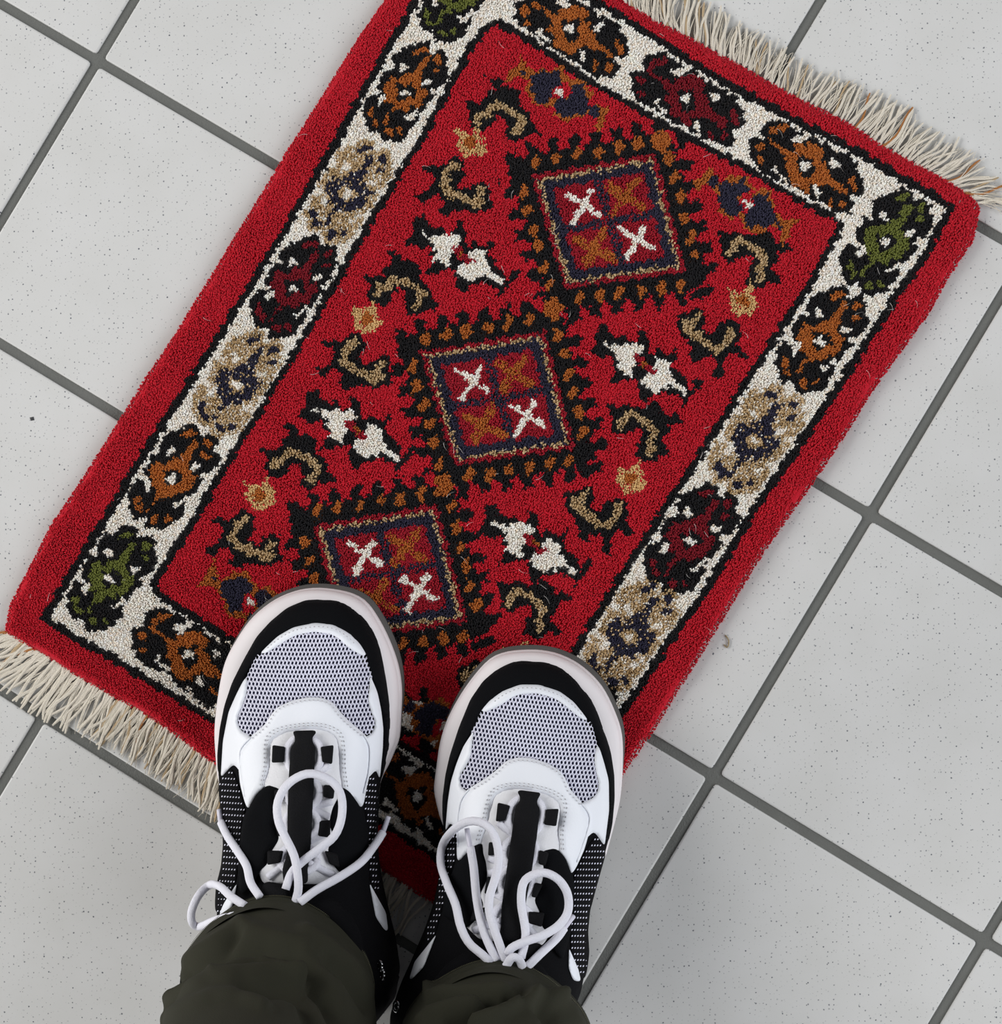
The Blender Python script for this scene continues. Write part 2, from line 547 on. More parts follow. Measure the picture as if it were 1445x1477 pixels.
    cupT = [(585, 130), (510, 190), (480, 310), (550, 370), (680, 425), (745, 470), (830, 450)]
    cupT2 = [(825, 335), (760, 440)]
    flowB = [(250, 600), (340, 590), (360, 680), (490, 690), (520, 740), (590, 740), (590, 640), (650, 650), (690, 750),
             (660, 790), (720, 870), (740, 780), (800, 830), (860, 850), (900, 770), (920, 830), (870, 900), (920, 980),
             (1000, 1050), (1010, 1160), (1070, 1030), (1140, 1060), (1010, 1200), (950, 1300), (960, 1200), (840, 1140),
             (720, 1170), (640, 1240), (590, 1150), (590, 1040), (540, 1040), (400, 1070), (350, 1080), (390, 990),
             (430, 940), (370, 920), (390, 850), (270, 860), (170, 820), (230, 740)]
    flow1 = [(290, 750), (330, 720), (350, 760), (400, 750), (430, 770), (480, 740), (560, 750), (620, 750), (650, 800),
             (600, 850), (560, 900), (550, 960), (530, 1030), (490, 1000), (400, 960), (440, 900), (390, 870), (420, 820),
             (370, 810), (340, 790)]
    flow2 = [(740, 860), (800, 860), (850, 900), (850, 980), (890, 1040), (990, 1120), (980, 1180), (900, 1110), (830, 1080),
             (820, 1130), (790, 1100), (720, 1150), (640, 1090), (600, 1050), (650, 980), (700, 960), (720, 900)]
    flowR = [(550, 830), (640, 860), (700, 940), (760, 960), (690, 1000), (640, 950), (570, 900)]
    starP = [(500, 300), (560, 320), (620, 330), (690, 250), (690, 330), (720, 370), (740, 450), (690, 490), (590, 500),
             (550, 460), (520, 400), (540, 350)]
    flyO = [(670, 110), (720, 240), (820, 260), (950, 240), (1030, 220), (1080, 330), (1200, 340), (1250, 400), (1290, 470),
            (1250, 560), (1440, 580), (1400, 660), (1370, 780), (1310, 790), (1330, 700), (1270, 650), (1150, 660),
            (1050, 700), (940, 650), (960, 560), (880, 570), (760, 550), (700, 440), (730, 330), (620, 320), (520, 360),
            (570, 250), (640, 210)]
    flyR = [(940, 400), (1080, 350), (1100, 460), (1000, 510), (920, 500)]
    fly1 = [(650, 265), (760, 285), (860, 270), (1000, 260), (1020, 340), (1000, 390), (930, 420), (930, 500), (880, 555),
            (800, 530), (750, 420), (740, 310), (660, 295)]
    fly2 = [(1100, 370), (1220, 380), (1220, 470), (1260, 560), (1220, 620), (1080, 670), (1000, 640), (930, 580),
            (1000, 500), (1080, 500), (1100, 440)]
    pA, pB, pF, pS, pY = (719.7, 168), (665.6, 273.6), (664, 368), (527, 460), (804.5, 134.7)
    for at, ms, mt in (((719.7, 168), 1, 1), ((574.6, 419), 1, 1), ((425, 669), 1, 1), ((1084, 374), -1, 1),
                       ((925, 624), -1, 1), ((765, 879), -1, 1)):
        fill(place(archB, 640, 60, 6.02, pA, at, ms, mt), BLACK, fld)
        stroke(place(archT, 640, 60, 6.02, pA, at, ms, mt), 25, BLACK, fld)
        stroke(place(archT, 640, 60, 6.02, pA, at, ms, mt), 10.5, TAN, fld, 0.9)
    for at, ms in (((665.6, 273.6), 1), ((521.8, 526), 1), ((362, 783), 1), ((1019, 482), -1), ((857, 738), -1), ((700, 990), -1)):
        fill(place(cupB, 560, 220, 6.155, pB, at, ms), BLACK, fld)
        stroke(place(cupT, 560, 220, 6.155, pB, at, ms), 25, BLACK, fld)
        stroke(place(cupT2, 560, 220, 6.155, pB, at, ms), 22, BLACK, fld)
        stroke(place(cupT, 560, 220, 6.155, pB, at, ms), 11, TAN, fld, 0.92)
        stroke(place(cupT2, 560, 220, 6.155, pB, at, ms), 10, TAN, fld, 0.92)
    for at, ms, k in (((664, 368), 1, 1.06), ((512, 621), 1, 1.1), ((928, 526), 1, 1.07), ((769, 786), 1, 1.1), ((612, 1040), 1, 1.04)):
        f_ = lambda P: place(P, 560, 220, 6.155, pF, at, ms, 1, k)
        fill(f_(flowB), BLACK, fld)
        fill(f_(flow1), CREAM, fld); fill(f_(flow2), CREAM, fld); fill(f_(flowR), DEEP, fld)
        blob(at[0] + 1, at[1] - 1, 5, 5, 0, ORANGE, fld)
    for at in ((678, 207), (527, 460), (374, 715), (1070, 435), (908, 692), (745, 950)):
        fill(place(starP, 400, 380, 4.925, pS, at), PALE, fld, 0.9)
        blob(at[0], at[1], 9, 9, 0, ORANGE, fld)
    for at, ms, mt in (((804.5, 134.7), 1, 1), ((1077, 296), -1, 1), ((358, 869), 1, -1), ((640, 1050), -1, -1)):
        f_ = lambda P: place(P, 640, 60, 6.02, pY, at, ms, mt)
        fill(f_(flyO), ORANGE, fld); fill(f_(flyR), RED, fld)
        fill(f_(fly1), NAVY, fld); fill(f_(fly2), NAVY, fld)
        p = f_([(1300, 620)])[0]; blob(p[0], p[1], 8, 8, 0, NAVY, fld)
        blob(at[0], at[1], 6.3, 6.3, 0, CREAM, fld)
    return c


def wave(x, y, k, ph):
    return np.sin(x * k + ph) * np.cos(y * k * 0.83 + ph * 1.7)


RUG = empty('woven_rug', (float(rc[0]), float(rc[1]), 0.0))
tag(RUG, 'small red wool rug with white border and three diamonds lying on tiles', 'rug')
mrug = bpy.data.materials.new('dyed_wool'); mrug.use_nodes = True
b = mrug.node_tree.nodes['Principled BSDF']
at_ = mrug.node_tree.nodes.new('ShaderNodeAttribute'); at_.attribute_name = 'wool'
mrug.node_tree.links.new(at_.outputs['Color'], b.inputs['Base Color'])
b.inputs['Roughness'].default_value = 0.9
b.inputs['Specular IOR Level'].default_value = 0.15
b.inputs['Sheen Weight'].default_value = 0.12
b.inputs['Sheen Roughness'].default_value = 0.5

KNOT = 0.0021


def rug_colours(L):
    """L: (n,2) rug-frame metres -> colour indices, sampled knot by knot"""
    row = np.floor(L[:, 1] / KNOT)
    q = np.stack([(np.floor(L[:, 0] / KNOT + 0.5 * (row % 2)) + 0.5 - 0.5 * (row % 2)) * KNOT, (row + 0.5) * KNOT], 1)
    q += (L - q) * 0.45
    w = rc + q[:, :1] * wS + q[:, 1:] * wT
    px = proj(np.c_[w, np.full(len(w), RUG_Z)])
    px[:, 0] += 1.6 * np.sin(px[:, 1] * 0.31 + 1.3 * np.sin(px[:, 0] * 0.17)) + 1.2 * np.sin(px[:, 0] * 0.53 + px[:, 1] * 0.41)
    px[:, 1] += 1.6 * np.sin(px[:, 0] * 0.29 + 1.7 * np.sin(px[:, 1] * 0.19)) + 1.2 * np.sin(px[:, 1] * 0.57 - px[:, 0] * 0.37)
    return paint(px[:, 0], px[:, 1])


SHOE_ZONES = []     # world-plane polygons pressed flat by the soles


def build_rug():
    # foundation slab with the same dye, just below the pile
    st = 0.0024
    gx = np.arange(lo[0], hi[0], st); gy = np.arange(lo[1], hi[1], st)
    A, B = np.meshgrid(gx, gy, indexing='ij')
    L = np.stack([A.ravel(), B.ravel()], 1)
    m = inside(loc_edge, L[:, 0], L[:, 1])
    de = pdist(loc_edge, L[:, 0], L[:, 1], True)
    keep = m & (de > 0.0015)
    nid = -np.ones(len(L), int); nid[keep] = np.arange(keep.sum())
    Lk = L[keep]; dk = de[keep]
    w = rc + Lk[:, :1] * wS + Lk[:, 1:] * wT
    zt = 0.0080 - 0.0055 * np.clip(1 - dk / 0.005, 0, 1) ** 2
    V = np.c_[w, zt]
    nx, ny = len(gx), len(gy)
    I = np.arange(nx * ny).reshape(nx, ny)
    q = np.stack([I[:-1, :-1], I[1:, :-1], I[1:, 1:], I[:-1, 1:]], -1).reshape(-1, 4)
    q = nid[q]; q = q[(q >= 0).all(1)]
    nv = len(V)
    tris = np.r_[q[:, [0, 1, 2]], q[:, [0, 2, 3]]]
    # underside resting on the tiles
    Vb = V.copy(); Vb[:, 2] = 0.0004
    tb = tris[:, ::-1] + nv
    e = np.r_[q[:, [0, 1]], q[:, [1, 2]], q[:, [2, 3]], q[:, [3, 0]]]
    key = np.sort(e, 1); key = key[:, 0] * nv + key[:, 1]
    u, inv, cnt = np.unique(key, return_inverse=True, return_counts=True)
    eb = e[cnt[inv] == 1]
    side = np.r_[np.c_[eb[:, 1], eb[:, 0], eb[:, 0] + nv], np.c_[eb[:, 1], eb[:, 0] + nv, eb[:, 1] + nv]]
    me = np_mesh('foundation', np.r_[V, Vb], np.r_[tris, tb, side])
    ca = me.attributes.new('wool', 'FLOAT_COLOR', 'POINT')
    col = PAL[rug_colours(Lk)] ; col = np.r_[col, col]
    ca.data.foreach_set('color', col.astype(np.float32).ravel())
    o = mesh_obj('foundation', me, mrug, RUG, smooth=False)

    # pile: one leaning tuft of wool for every half knot
    st = 0.00112
    gx = np.arange(lo[0] - 0.001, hi[0] + 0.001, st); gy = np.arange(lo[1] - 0.001, hi[1] + 0.001, st * 0.98)
    A, B = np.meshgrid(gx, gy, indexing='ij')
    L = np.stack([A.ravel(), B.ravel()], 1)
    L += rng.uniform(-0.42, 0.42, L.shape) * st
    m = inside(loc_edge, L[:, 0], L[:, 1])
    L = L[m]
    de = pdist(loc_edge, L[:, 0], L[:, 1], True)
    w = rc + L[:, :1] * wS + L[:, 1:] * wT
    n = len(L)
    ci = rug_colours(L)
    flatten = np.zeros(n, bool)
    for P in SHOE_ZONES: flatten |= inside(P, w[:, 0], w[:, 1])
    edge = np.clip(1 - de / 0.0085, 0, 1)
    drop = 0.0062 * edge ** 2.0
    und = 0.00055 * wave(L[:, 0], L[:, 1], 95, 0.4) + 0.00035 * wave(L[:, 1], L[:, 0], 210, 2.0)
    top = RUG_Z + 0.0003 - drop + und + rng.normal(0, 0.00030, n)
    long_ = (ci == TAN)
    top += long_ * rng.uniform(0, 0.0012, n)
    top = np.where(flatten, np.minimum(top, 0.0062), top)
    # nap direction: along the rug, plus outward lean at the edges
    ang = rng.uniform(0, 2 * math.pi, n)
    amp = rng.uniform(0.0, 0.0007, n) * (1 + 1.2 * long_)
    lean = wT[None] * 0.0015 + wS[None] * 0.0002 + np.stack([np.cos(ang), np.sin(ang)], 1) * amp[:, None]
    cen = (np.array([(lo[0] + hi[0]) / 2, (lo[1] + hi[1]) / 2]))
    # outward direction at the edge
    out = w - rc; out /= np.linalg.norm(out, axis=1)[:, None] + 1e-9
    lean *= (1 - 0.7 * edge)[:, None]
    lean += out * (edge * 0.0007)[:, None]
    a0 = rng.uniform(0, 2 * math.pi, n)
    V = np.zeros((n, 7, 3))
    rad = rng.uniform(0.00062, 0.00092, n)
    zb = np.minimum(0.0070, top - 0.002)
    for k in range(3):
        a = a0 + k * 2.0944
        dx = np.stack([np.cos(a), np.sin(a)], 1)
        V[:, k, :2] = w + dx * rad[:, None]
        V[:, k, 2] = zb
        V[:, 3 + k, :2] = w + lean * 0.6 + dx * (rad * 0.92)[:, None]
        V[:, 3 + k, 2] = zb + (top - zb) * 0.82
    V[:, 6, :2] = w + lean
    V[:, 6, 2] = top
    T = np.array([(0, 1, 4), (0, 4, 3), (1, 2, 5), (1, 5, 4), (2, 0, 3), (2, 3, 5), (3, 4, 6), (4, 5, 6), (5, 3, 6)])
    tris = (np.arange(n)[:, None, None] * 7 + T[None]).reshape(-1, 3)
    me = np_mesh('pile', V.reshape(-1, 3), tris)
    shade = np.clip(rng.normal(1.0, 0.10, n), 0.6, 1.45)
    col = PAL[ci].copy()
    col[:, :3] *= shade[:, None]
    # heathered yarn: some cooler / browner strands in the dark and tan wool
    br = (rng.random(n) < 0.25)
    col[br & (ci == BLACK), :3] *= np.array([1.25, 1.05, 0.9])
    t2 = (ci == TAN) & (rng.random(n) < 0.35)
    col[t2, :3] *= np.array([0.72, 0.66, 0.55])
    t3 = (ci == CREAM) & (rng.random(n) < 0.10)
    col[t3, :3] *= np.array([0.88, 0.80, 0.70])
    col = np.clip(col, 0, 0.95)
    ca = me.attributes.new('wool', 'FLOAT_COLOR', 'POINT')
    ca.data.foreach_set('color', np.repeat(col, 7, axis=0).astype(np.float32).ravel())
    o = mesh_obj('pile', me, mrug, RUG)
    tag(o, 'dense wool pile knotted in red, black, white and orange', kind='stuff')


build_rug()
# ------------------------------------------------------------------ rug fringe
FR_A = material('cream_cotton', rgb(228, 220, 205), 0.85, 0.2, bump=0.5, bump_scale=1500, vary=0.10, vary_scale=90)
FR_B = material('tan_cotton', rgb(196, 172, 138), 0.85, 0.2, bump=0.5, bump_scale=1500, vary=0.15, vary_scale=90)
FR_C = material('rust_wool', rgb(176, 120, 72), 0.85, 0.2, bump=0.5, bump_scale=1500, vary=0.15, vary_scale=90)
fr_meshes = []
for i in range(18):
    r = random.Random(100 + i)
    n = 9
    t = np.linspace(0, 1, n)
    bend = r.uniform(-0.25, 0.25); wig = r.uniform(-0.06, 0.06); ph = r.uniform(0, 6)
    x = t
    y = bend * t ** 2 * 0.6 + wig * np.sin(t * 6 + ph) - wig * math.sin(ph)
    z = 0.11 * (1 - t) ** 2 + 0.045 + 0.05 * np.maximum(0, np.sin(t * 3.1 + ph)) * r.random()
    rad = np.array([0.034, 0.034, 0.032, 0.030, 0.029, 0.029, 0.028, 0.028, 0.016])
    me = tube_mesh('fringe_strand', np.stack([x, y, z], 1), rad, 5)
    me.materials.append(FR_C if i == 17 else FR_B if i >= 15 else FR_A)
    fr_meshes.append(me)


def fringe(edge_px, n, ang_fn, len_fn, seed, dist):
    r = random.Random(seed)
    P = resample(edge_px, 200)
    for i in range(n):
        f = float(np.interp((i + r.uniform(0.1, 0.9)) / n, dist[0], dist[1]))
        k = f * 199
        p = P[int(k)]
        w = unproj([p], 0.004)[0]
        a = math.radians(ang_fn(f) + r.gauss(0, 7))
        L = len_fn(f) * r.uniform(0.86, 1.12)
        me = fr_meshes[17 if r.random() < 0.025 else 15 + r.randrange(2) if r.random() < 0.10 else r.randrange(15)]
        o = bpy.data.objects.new('fringe_strand', me)
        COL.objects.link(o); o.parent = RUG
        back = 0.004
        o.location = (w[0] - back * math.cos(a) - RUG.location.x, w[1] - back * math.sin(a) - RUG.location.y, 0.0004)
        o.rotation_euler = (0, 0, a)
        o.scale = (L + back, (L + back) * (1 if r.random() < 0.5 else -1), 0.026)


top_edge = [(646, -154), (770, -80), (903, 0), (945, 27), (990, 48), (1059, 86), (1111, 116), (1153, 138), (1222, 173),
            (1277, 208), (1332, 239), (1377, 263), (1405, 282), (1413, 296)]
bot_edge = [(4, 914), (45, 938), (97, 972), (166, 1010), (221, 1043), (270, 1078), (308, 1108), (440, 1190), (600, 1292), (743, 1377)]
fringe(top_edge, 132, lambda f: float(np.interp(f, [0, .3, .45, .6, .75, .88, .96, 1], [80, 97, 90, 68, 55, 42, 12, -5])),
       lambda f: 0.025 + 0.003 * math.sin(f * 17), 5, ((0, .2, 1), (0, .33, 1)))
fringe(bot_edge, 165, lambda f: float(np.interp(f, [0, .04, .12, .25, .4, .6, 1], [-165, -150, -132, -122, -112, -118, -120])),
       lambda f: 0.031 + 0.003 * math.sin(f * 12 + 0.5), 6, ((0, .70, .74, .95, 1), (0, .45, .58, .80, 1)))

def hairs(name, roots, dirs, lens, rad, mat, curl, label=None, zlift=0.0):
    V, Fc = [], []
    for p, d, L in zip(roots, dirs, lens):
        r = random
        q = np.array([-d[1], d[0]])
        bend = r.uniform(-curl, curl)
        b0 = len(V)
        for i in range(6):
            t = i / 5
            c = p[:2] + d * L * t + q * L * bend * t * t
            z = p[2] + zlift * math.sin(t * 3.0) * r.uniform(0.6, 1.0) - (p[2] - 0.0012) * t * (zlift == 0)
            n = q * rad * (1 - 0.5 * t)
            V += [(c[0] + n[0], c[1] + n[1], z), (c[0] - n[0], c[1] - n[1], z), (c[0], c[1], z + rad * 1.4)]
        for i in range(5):
            for k in range(3):
                a, b_ = b0 + i * 3 + k, b0 + i * 3 + (k + 1) % 3
                Fc.append((a, b_, b_ + 3, a + 3))
    o = mesh_obj(name, new_mesh(name, V, Fc), mat, RUG)
    tag(o, label, kind='stuff')


def wisps(edge_px, n, ang_fn, length, seed, span):
    r = random.Random(seed)
    P = resample(edge_px, 200)
    ro, di, le = [], [], []
    for i in range(n):
        f = r.uniform(*span)
        ro.append(unproj([P[int(f * 199)]], 0.004)[0])
        a = math.radians(ang_fn(f) + r.gauss(0, 11))
        di.append(np.array([math.cos(a), math.sin(a)])); le.append(length * r.uniform(0.6, 1.1))
    return ro, di, le


w1 = wisps(top_edge, 260, lambda f: float(np.interp(f, [0, .3, .45, .6, .75, .88, .96, 1], [80, 97, 90, 68, 55, 42, 12, -5])), 0.025, 21, (0.3, 1))
w2 = wisps(bot_edge, 380, lambda f: float(np.interp(f, [0, .04, .12, .25, .4, .6, 1], [-165, -150, -132, -122, -112, -118, -120])), 0.030, 22, (0, 0.8))
hairs('fringe_wisps', w1[0] + w2[0], w1[1] + w2[1], w1[2] + w2[2], 0.00035, FR_A, 0.35)
FUZZ = material('red_fluff', rgb(190, 40, 60), 0.9, 0.1)
LINT = material('white_lint', rgb(225, 220, 215), 0.6, 0.3)
rr_ = random.Random(31)
ro, di, le = [], [], []
for i in range(len(rp)):
    a, b_ = rp[i], rp[(i + 1) % len(rp)]
    d = (b_ - a); L = np.linalg.norm(d); d = d / L; nrm = np.array([-d[1], d[0]])
    for j in range(int(L / 0.0011)):
        p = a + d * rr_.uniform(0, L)
        ang = rr_.gauss(0, 0.8)
        v = nrm * math.cos(ang) + d * math.sin(ang)
        ro.append(np.array([p[0] - nrm[0] * 0.002, p[1] - nrm[1] * 0.002, rr_.uniform(0.003, 0.0075)])); di.append(v); le.append(rr_.uniform(0.002, 0.0045))
hairs('edge_fluff', ro, di, le, 0.00010, FUZZ, 0.6)
ro, di, le = [], [], []
for j in range(150):
    p = rc + wS * rr_.uniform(lo[0] + 0.01, hi[0] - 0.01) + wT * rr_.uniform(lo[1] + 0.01, hi[1] - 0.01)
    a = rr_.uniform(0, 6.28)
    ro.append(np.array([p[0], p[1], RUG_Z + 0.0005])); di.append(np.array([math.cos(a), math.sin(a)])); le.append(rr_.uniform(0.0015, 0.006))
hairs('lint_fibers', ro, di, le, 0.00013, LINT, 1.0, zlift=0.0012)

# ------------------------------------------------------------------ sneakers
M_WHITE = material('white_leather', rgb(238, 241, 248), 0.42, 0.45, bump=0.12, bump_scale=700)
M_MID = material('white_midsole_foam', rgb(232, 226, 228), 0.55, 0.4, vary=0.04, vary_scale=35)
M_OUT = material('grey_rubber', rgb(88, 86, 84), 0.7, 0.3)
M_SUEDE = material('black_suede', rgb(12, 13, 16), 0.92, 0.10, bump=0.5, bump_scale=1600)
M_BLACK = material('black_textile', rgb(11, 11, 14), 0.9, 0.12, bump=0.5, bump_scale=1300)
M_LINING = material('navy_lining', rgb(30, 30, 52), 0.95, 0.1)
M_NET = material('lilac_white_net', rgb(226, 226, 242), 0.7, 0.3)
M_WEB = material('black_webbing', rgb(14, 14, 17), 0.8, 0.18, bump=0.6, bump_scale=1100)
M_LACE = material('white_lace', rgb(232, 232, 242), 0.8, 0.2, bump=0.55, bump_scale=1500)
M_TONGUE = material('white_tongue_cloth', rgb(232, 232, 236), 0.7, 0.3, bump=0.3, bump_scale=900)
M_THREAD = material('grey_white_thread', rgb(186, 186, 190), 0.8, 0.2)
M_AGLET = material('clear_white_aglet', rgb(214, 212, 226), 0.35, 0.5)
M_STEEL = material('polished_steel', rgb(200, 200, 202), 0.25, 0.5, metallic=1.0)

ZA = (290, 830, 4.516)     # enlargements of the photograph used while tracing
ZB = (250, 1060, 4.129)
ZR = (560, 1130, 4.129)
A_ = lambda pts: zoomed(pts, *ZA)
B_ = lambda pts: zoomed(pts, *ZB)
R_ = lambda pts: zoomed(pts, *ZR)

# left photograph outline -> right photograph outline (mirror + turn), from matched marks
Lm = np.r_[A_([(310, 1045), (1085, 1040), (400, 495), (1065, 515), (740, 368), (672, 1010), (750, 80), (85, 1000),
               (1305, 760), (505, 1165), (820, 1170)]), [(333, 1104.6), (541, 1109)]]
Rm = np.r_[zoomed([(1115, 1180), (345, 975), (1125, 655), (515, 460), (770, 378), (730, 1045), (780, 88), (1352, 960),
                   (147, 900), (865, 1235), (530, 1150)], 600, 910, 4.516), [(857.9, 1223), (646.5, 1169)]]
AFF, *_ = np.linalg.lstsq(np.c_[Lm, np.ones(len(Lm))], Rm, rcond=None)
to_right = lambda p: np.c_[np.asarray(p, float), np.ones(len(p))] @ AFF
ident = lambda p: np.asarray(p, float)

O1 = np.r_[A_([(90, 1150), (85, 1000), (105, 800), (150, 580), (230, 420), (340, 270), (480, 160), (620, 100), (750, 80),
               (880, 90), (1000, 120), (1090, 180), (1180, 320), (1250, 480), (1290, 620), (1305, 760), (1300, 900),
               (1290, 1050), (1265, 1130), (1222, 1230)]),
           [(549, 1128), (546, 1180), (547, 1230), (552, 1270), (560, 1310), (570, 1352), (577, 1398), (572, 1445), (545, 1485),
            (485, 1502), (435, 1505), (385, 1492), (348, 1462), (325, 1415), (314, 1370), (309, 1335), (309, 1302),
            (312, 1275), (318, 1249), (320, 1217), (316.6, 1169), (313.5, 1132)]]
O2 = np.r_[A_([(104, 1170), (120, 1000), (150, 850), (200, 700), (270, 560), (360, 400), (450, 300), (560, 210), (680, 160),
               (800, 155), (920, 170), (1020, 230), (1100, 320), (1160, 450), (1200, 640), (1225, 830), (1230, 960),
               (1220, 1120), (1200, 1230), (1172, 1330)]),
           [(546, 1140), (544, 1180), (545, 1230), (551, 1270), (560, 1310), (570, 1350), (577, 1396), (570, 1440), (540, 1478),
            (482, 1490), (435, 1493), (388, 1482), (354, 1455), (331, 1410), (319, 1368), (313, 1335), (313, 1302),
            (316, 1275), (321, 1249), (322, 1217), (319, 1169), (316, 1132)]]
I2 = A_([(132, 1300), (150, 1050), (190, 880), (240, 770), (290, 660), (330, 580), (390, 500), (420, 470), (500, 400),
         (600, 345), (740, 318), (860, 328), (960, 383), (1030, 453), (1070, 515), (1090, 600), (1115, 665), (1150, 765),
         (1180, 880), (1195, 1000), (1190, 1130), (1168, 1300)])
MUD = np.r_[A_([(132, 1300), (108, 1290)]), O2[:20], I2[::-1]]
CRESC = A_([(385, 508), (420, 470), (500, 395), (600, 338), (740, 308), (860, 320), (965, 375), (1035, 445), (1080, 520), (1050, 525), (960, 470),
            (900, 412), (850, 384), (740, 366), (620, 388), (540, 432), (480, 472), (420, 508)])
NET = A_([(400, 495), (480, 460), (540, 420), (640, 375), (740, 358), (850, 375), (930, 425), (1010, 490), (1085, 555), (1120, 660),
          (1100, 740), (1095, 820), (1120, 900), (1140, 960), (1125, 1030), (1085, 1055), (1030, 1030), (950, 960), (890, 890),
          (850, 840), (780, 815), (700, 815), (600, 835), (510, 870), (460, 930), (430, 980), (350, 1050), (315, 1058),
          (262, 1035), (230, 985), (230, 915), (258, 855), (285, 770), (290, 690), (325, 595)])
SIDE_L = A_([(142, 1080), (180, 885), (232, 770), (275, 685), (300, 655), (298, 760), (266, 855), (238, 915), (237, 975), (270, 1022),
             (330, 1048), (330, 1110), (290, 1200), (262, 1290), (215, 1225), (175, 1265), (128, 1318)])
SIDE_R = A_([(1100, 650), (1148, 760), (1172, 880), (1186, 1000), (1182, 1130), (1162, 1330), (1140, 1262), (1080, 1330), (1060, 1130),
             (1040, 1060), (1085, 1046), (1118, 1028), (1138, 958), (1108, 890), (1088, 815), (1096, 740)])
EYESTAY = np.r_[A_([(322, 1050), (420, 968), (450, 915), (500, 855), (600, 812), (700, 793), (790, 797), (860, 828), (900, 885),
                    (960, 948), (1060, 1030), (1095, 1090), (1106, 1150), (1100, 1300)]),
                B_([(1162, 240), (1135, 400), (1120, 440), (1060, 360), (1000, 320)]),
                A_([(925, 1390), (905, 1260), (903, 1150), (890, 1060), (830, 1014), (740, 997), (640, 1001), (540, 1022),
                    (472, 1060), (448, 1110), (442, 1250), (405, 1370)]),
                B_([(555, 300), (500, 350), (445, 445), (425, 400), (397, 290), (384, 150), (392, 95)])]
TONGUE = np.r_[A_([(440, 1250), (438, 1105), (462, 1050), (535, 1012), (640, 990), (740, 985), (835, 1002), (898, 1045), (912, 1150),
                   (915, 1260)]), [(497, 1140), (487, 1210), (497, 1255), (470, 1275), (380, 1275), (370, 1252), (390, 1215), (388, 1160), (378, 1132)]]
QUART_L = B_([(445, 440), (500, 345), (560, 298), (640, 308), (655, 330), (612, 420), (605, 500), (635, 620), (585, 690),
              (560, 775), (520, 800), (470, 900), (400, 960), (385, 800), (400, 600), (420, 480)])
QUART_R = B_([(1000, 308), (1050, 335), (1110, 425), (1150, 520), (1165, 650), (1150, 770), (1000, 830), (940, 760), (915, 680),
              (960, 620), (925, 520), (950, 430), (985, 370)])
DOT_L = B_([(285, 255), (345, 190), (375, 250), (402, 330), (432, 450), (402, 600), (392, 760), (372, 890), (300, 1060),
            (252, 1060), (248, 1000), (254, 900), (284, 780), (296, 650), (280, 450), (266, 300)])
DOT_R = B_([(1140, 280), (1195, 225), (1226, 330), (1222, 420), (1212, 700), (1236, 900), (1205, 960), (1170, 880), (1162, 760),
            (1152, 560), (1137, 430)])
WEDGE_L = B_([(378, 885), (360, 1000), (318, 1075), (272, 1075), (300, 1005)])
WEDGE_R = B_([(1168, 885), (1220, 980), (1265, 1060), (1278, 1170), (1260, 1165), (1205, 1085)])
STRIP = np.r_[A_([(595, 1012), (750, 1008), (752, 1030), (724, 1045), (724, 1095), (744, 1110), (740, 1200), (735, 1300)]),
              B_([(835, 300), (826, 500), (816, 690), (800, 790), (800, 885), (660, 900), (648, 800), (680, 700), (680, 450), (688, 250)]),
              A_([(570, 1330), (585, 1110), (612, 1095), (612, 1045), (597, 1030)])]
LOOPS = [A_([(465, 1105), (547, 1117), (541, 1217), (460, 1220)]), A_([(778, 1117), (862, 1105), (852, 1230), (790, 1216)]),
         B_([(895, 298), (962, 302), (952, 382), (892, 370)]), B_([(868, 512), (935, 508), (932, 612), (862, 602)]),
         B_([(900, 690), (975, 710), (990, 790), (930, 770)]), B_([(560, 690), (655, 690), (640, 760), (560, 775)]),
         B_([(600, 330), (660, 318), (650, 400), (606, 410)]), B_([(600, 520), (650, 515), (655, 600), (625, 605)])]
TAB = B_([(528, 890), (560, 872), (690, 900), (702, 975), (640, 985), (525, 985)])


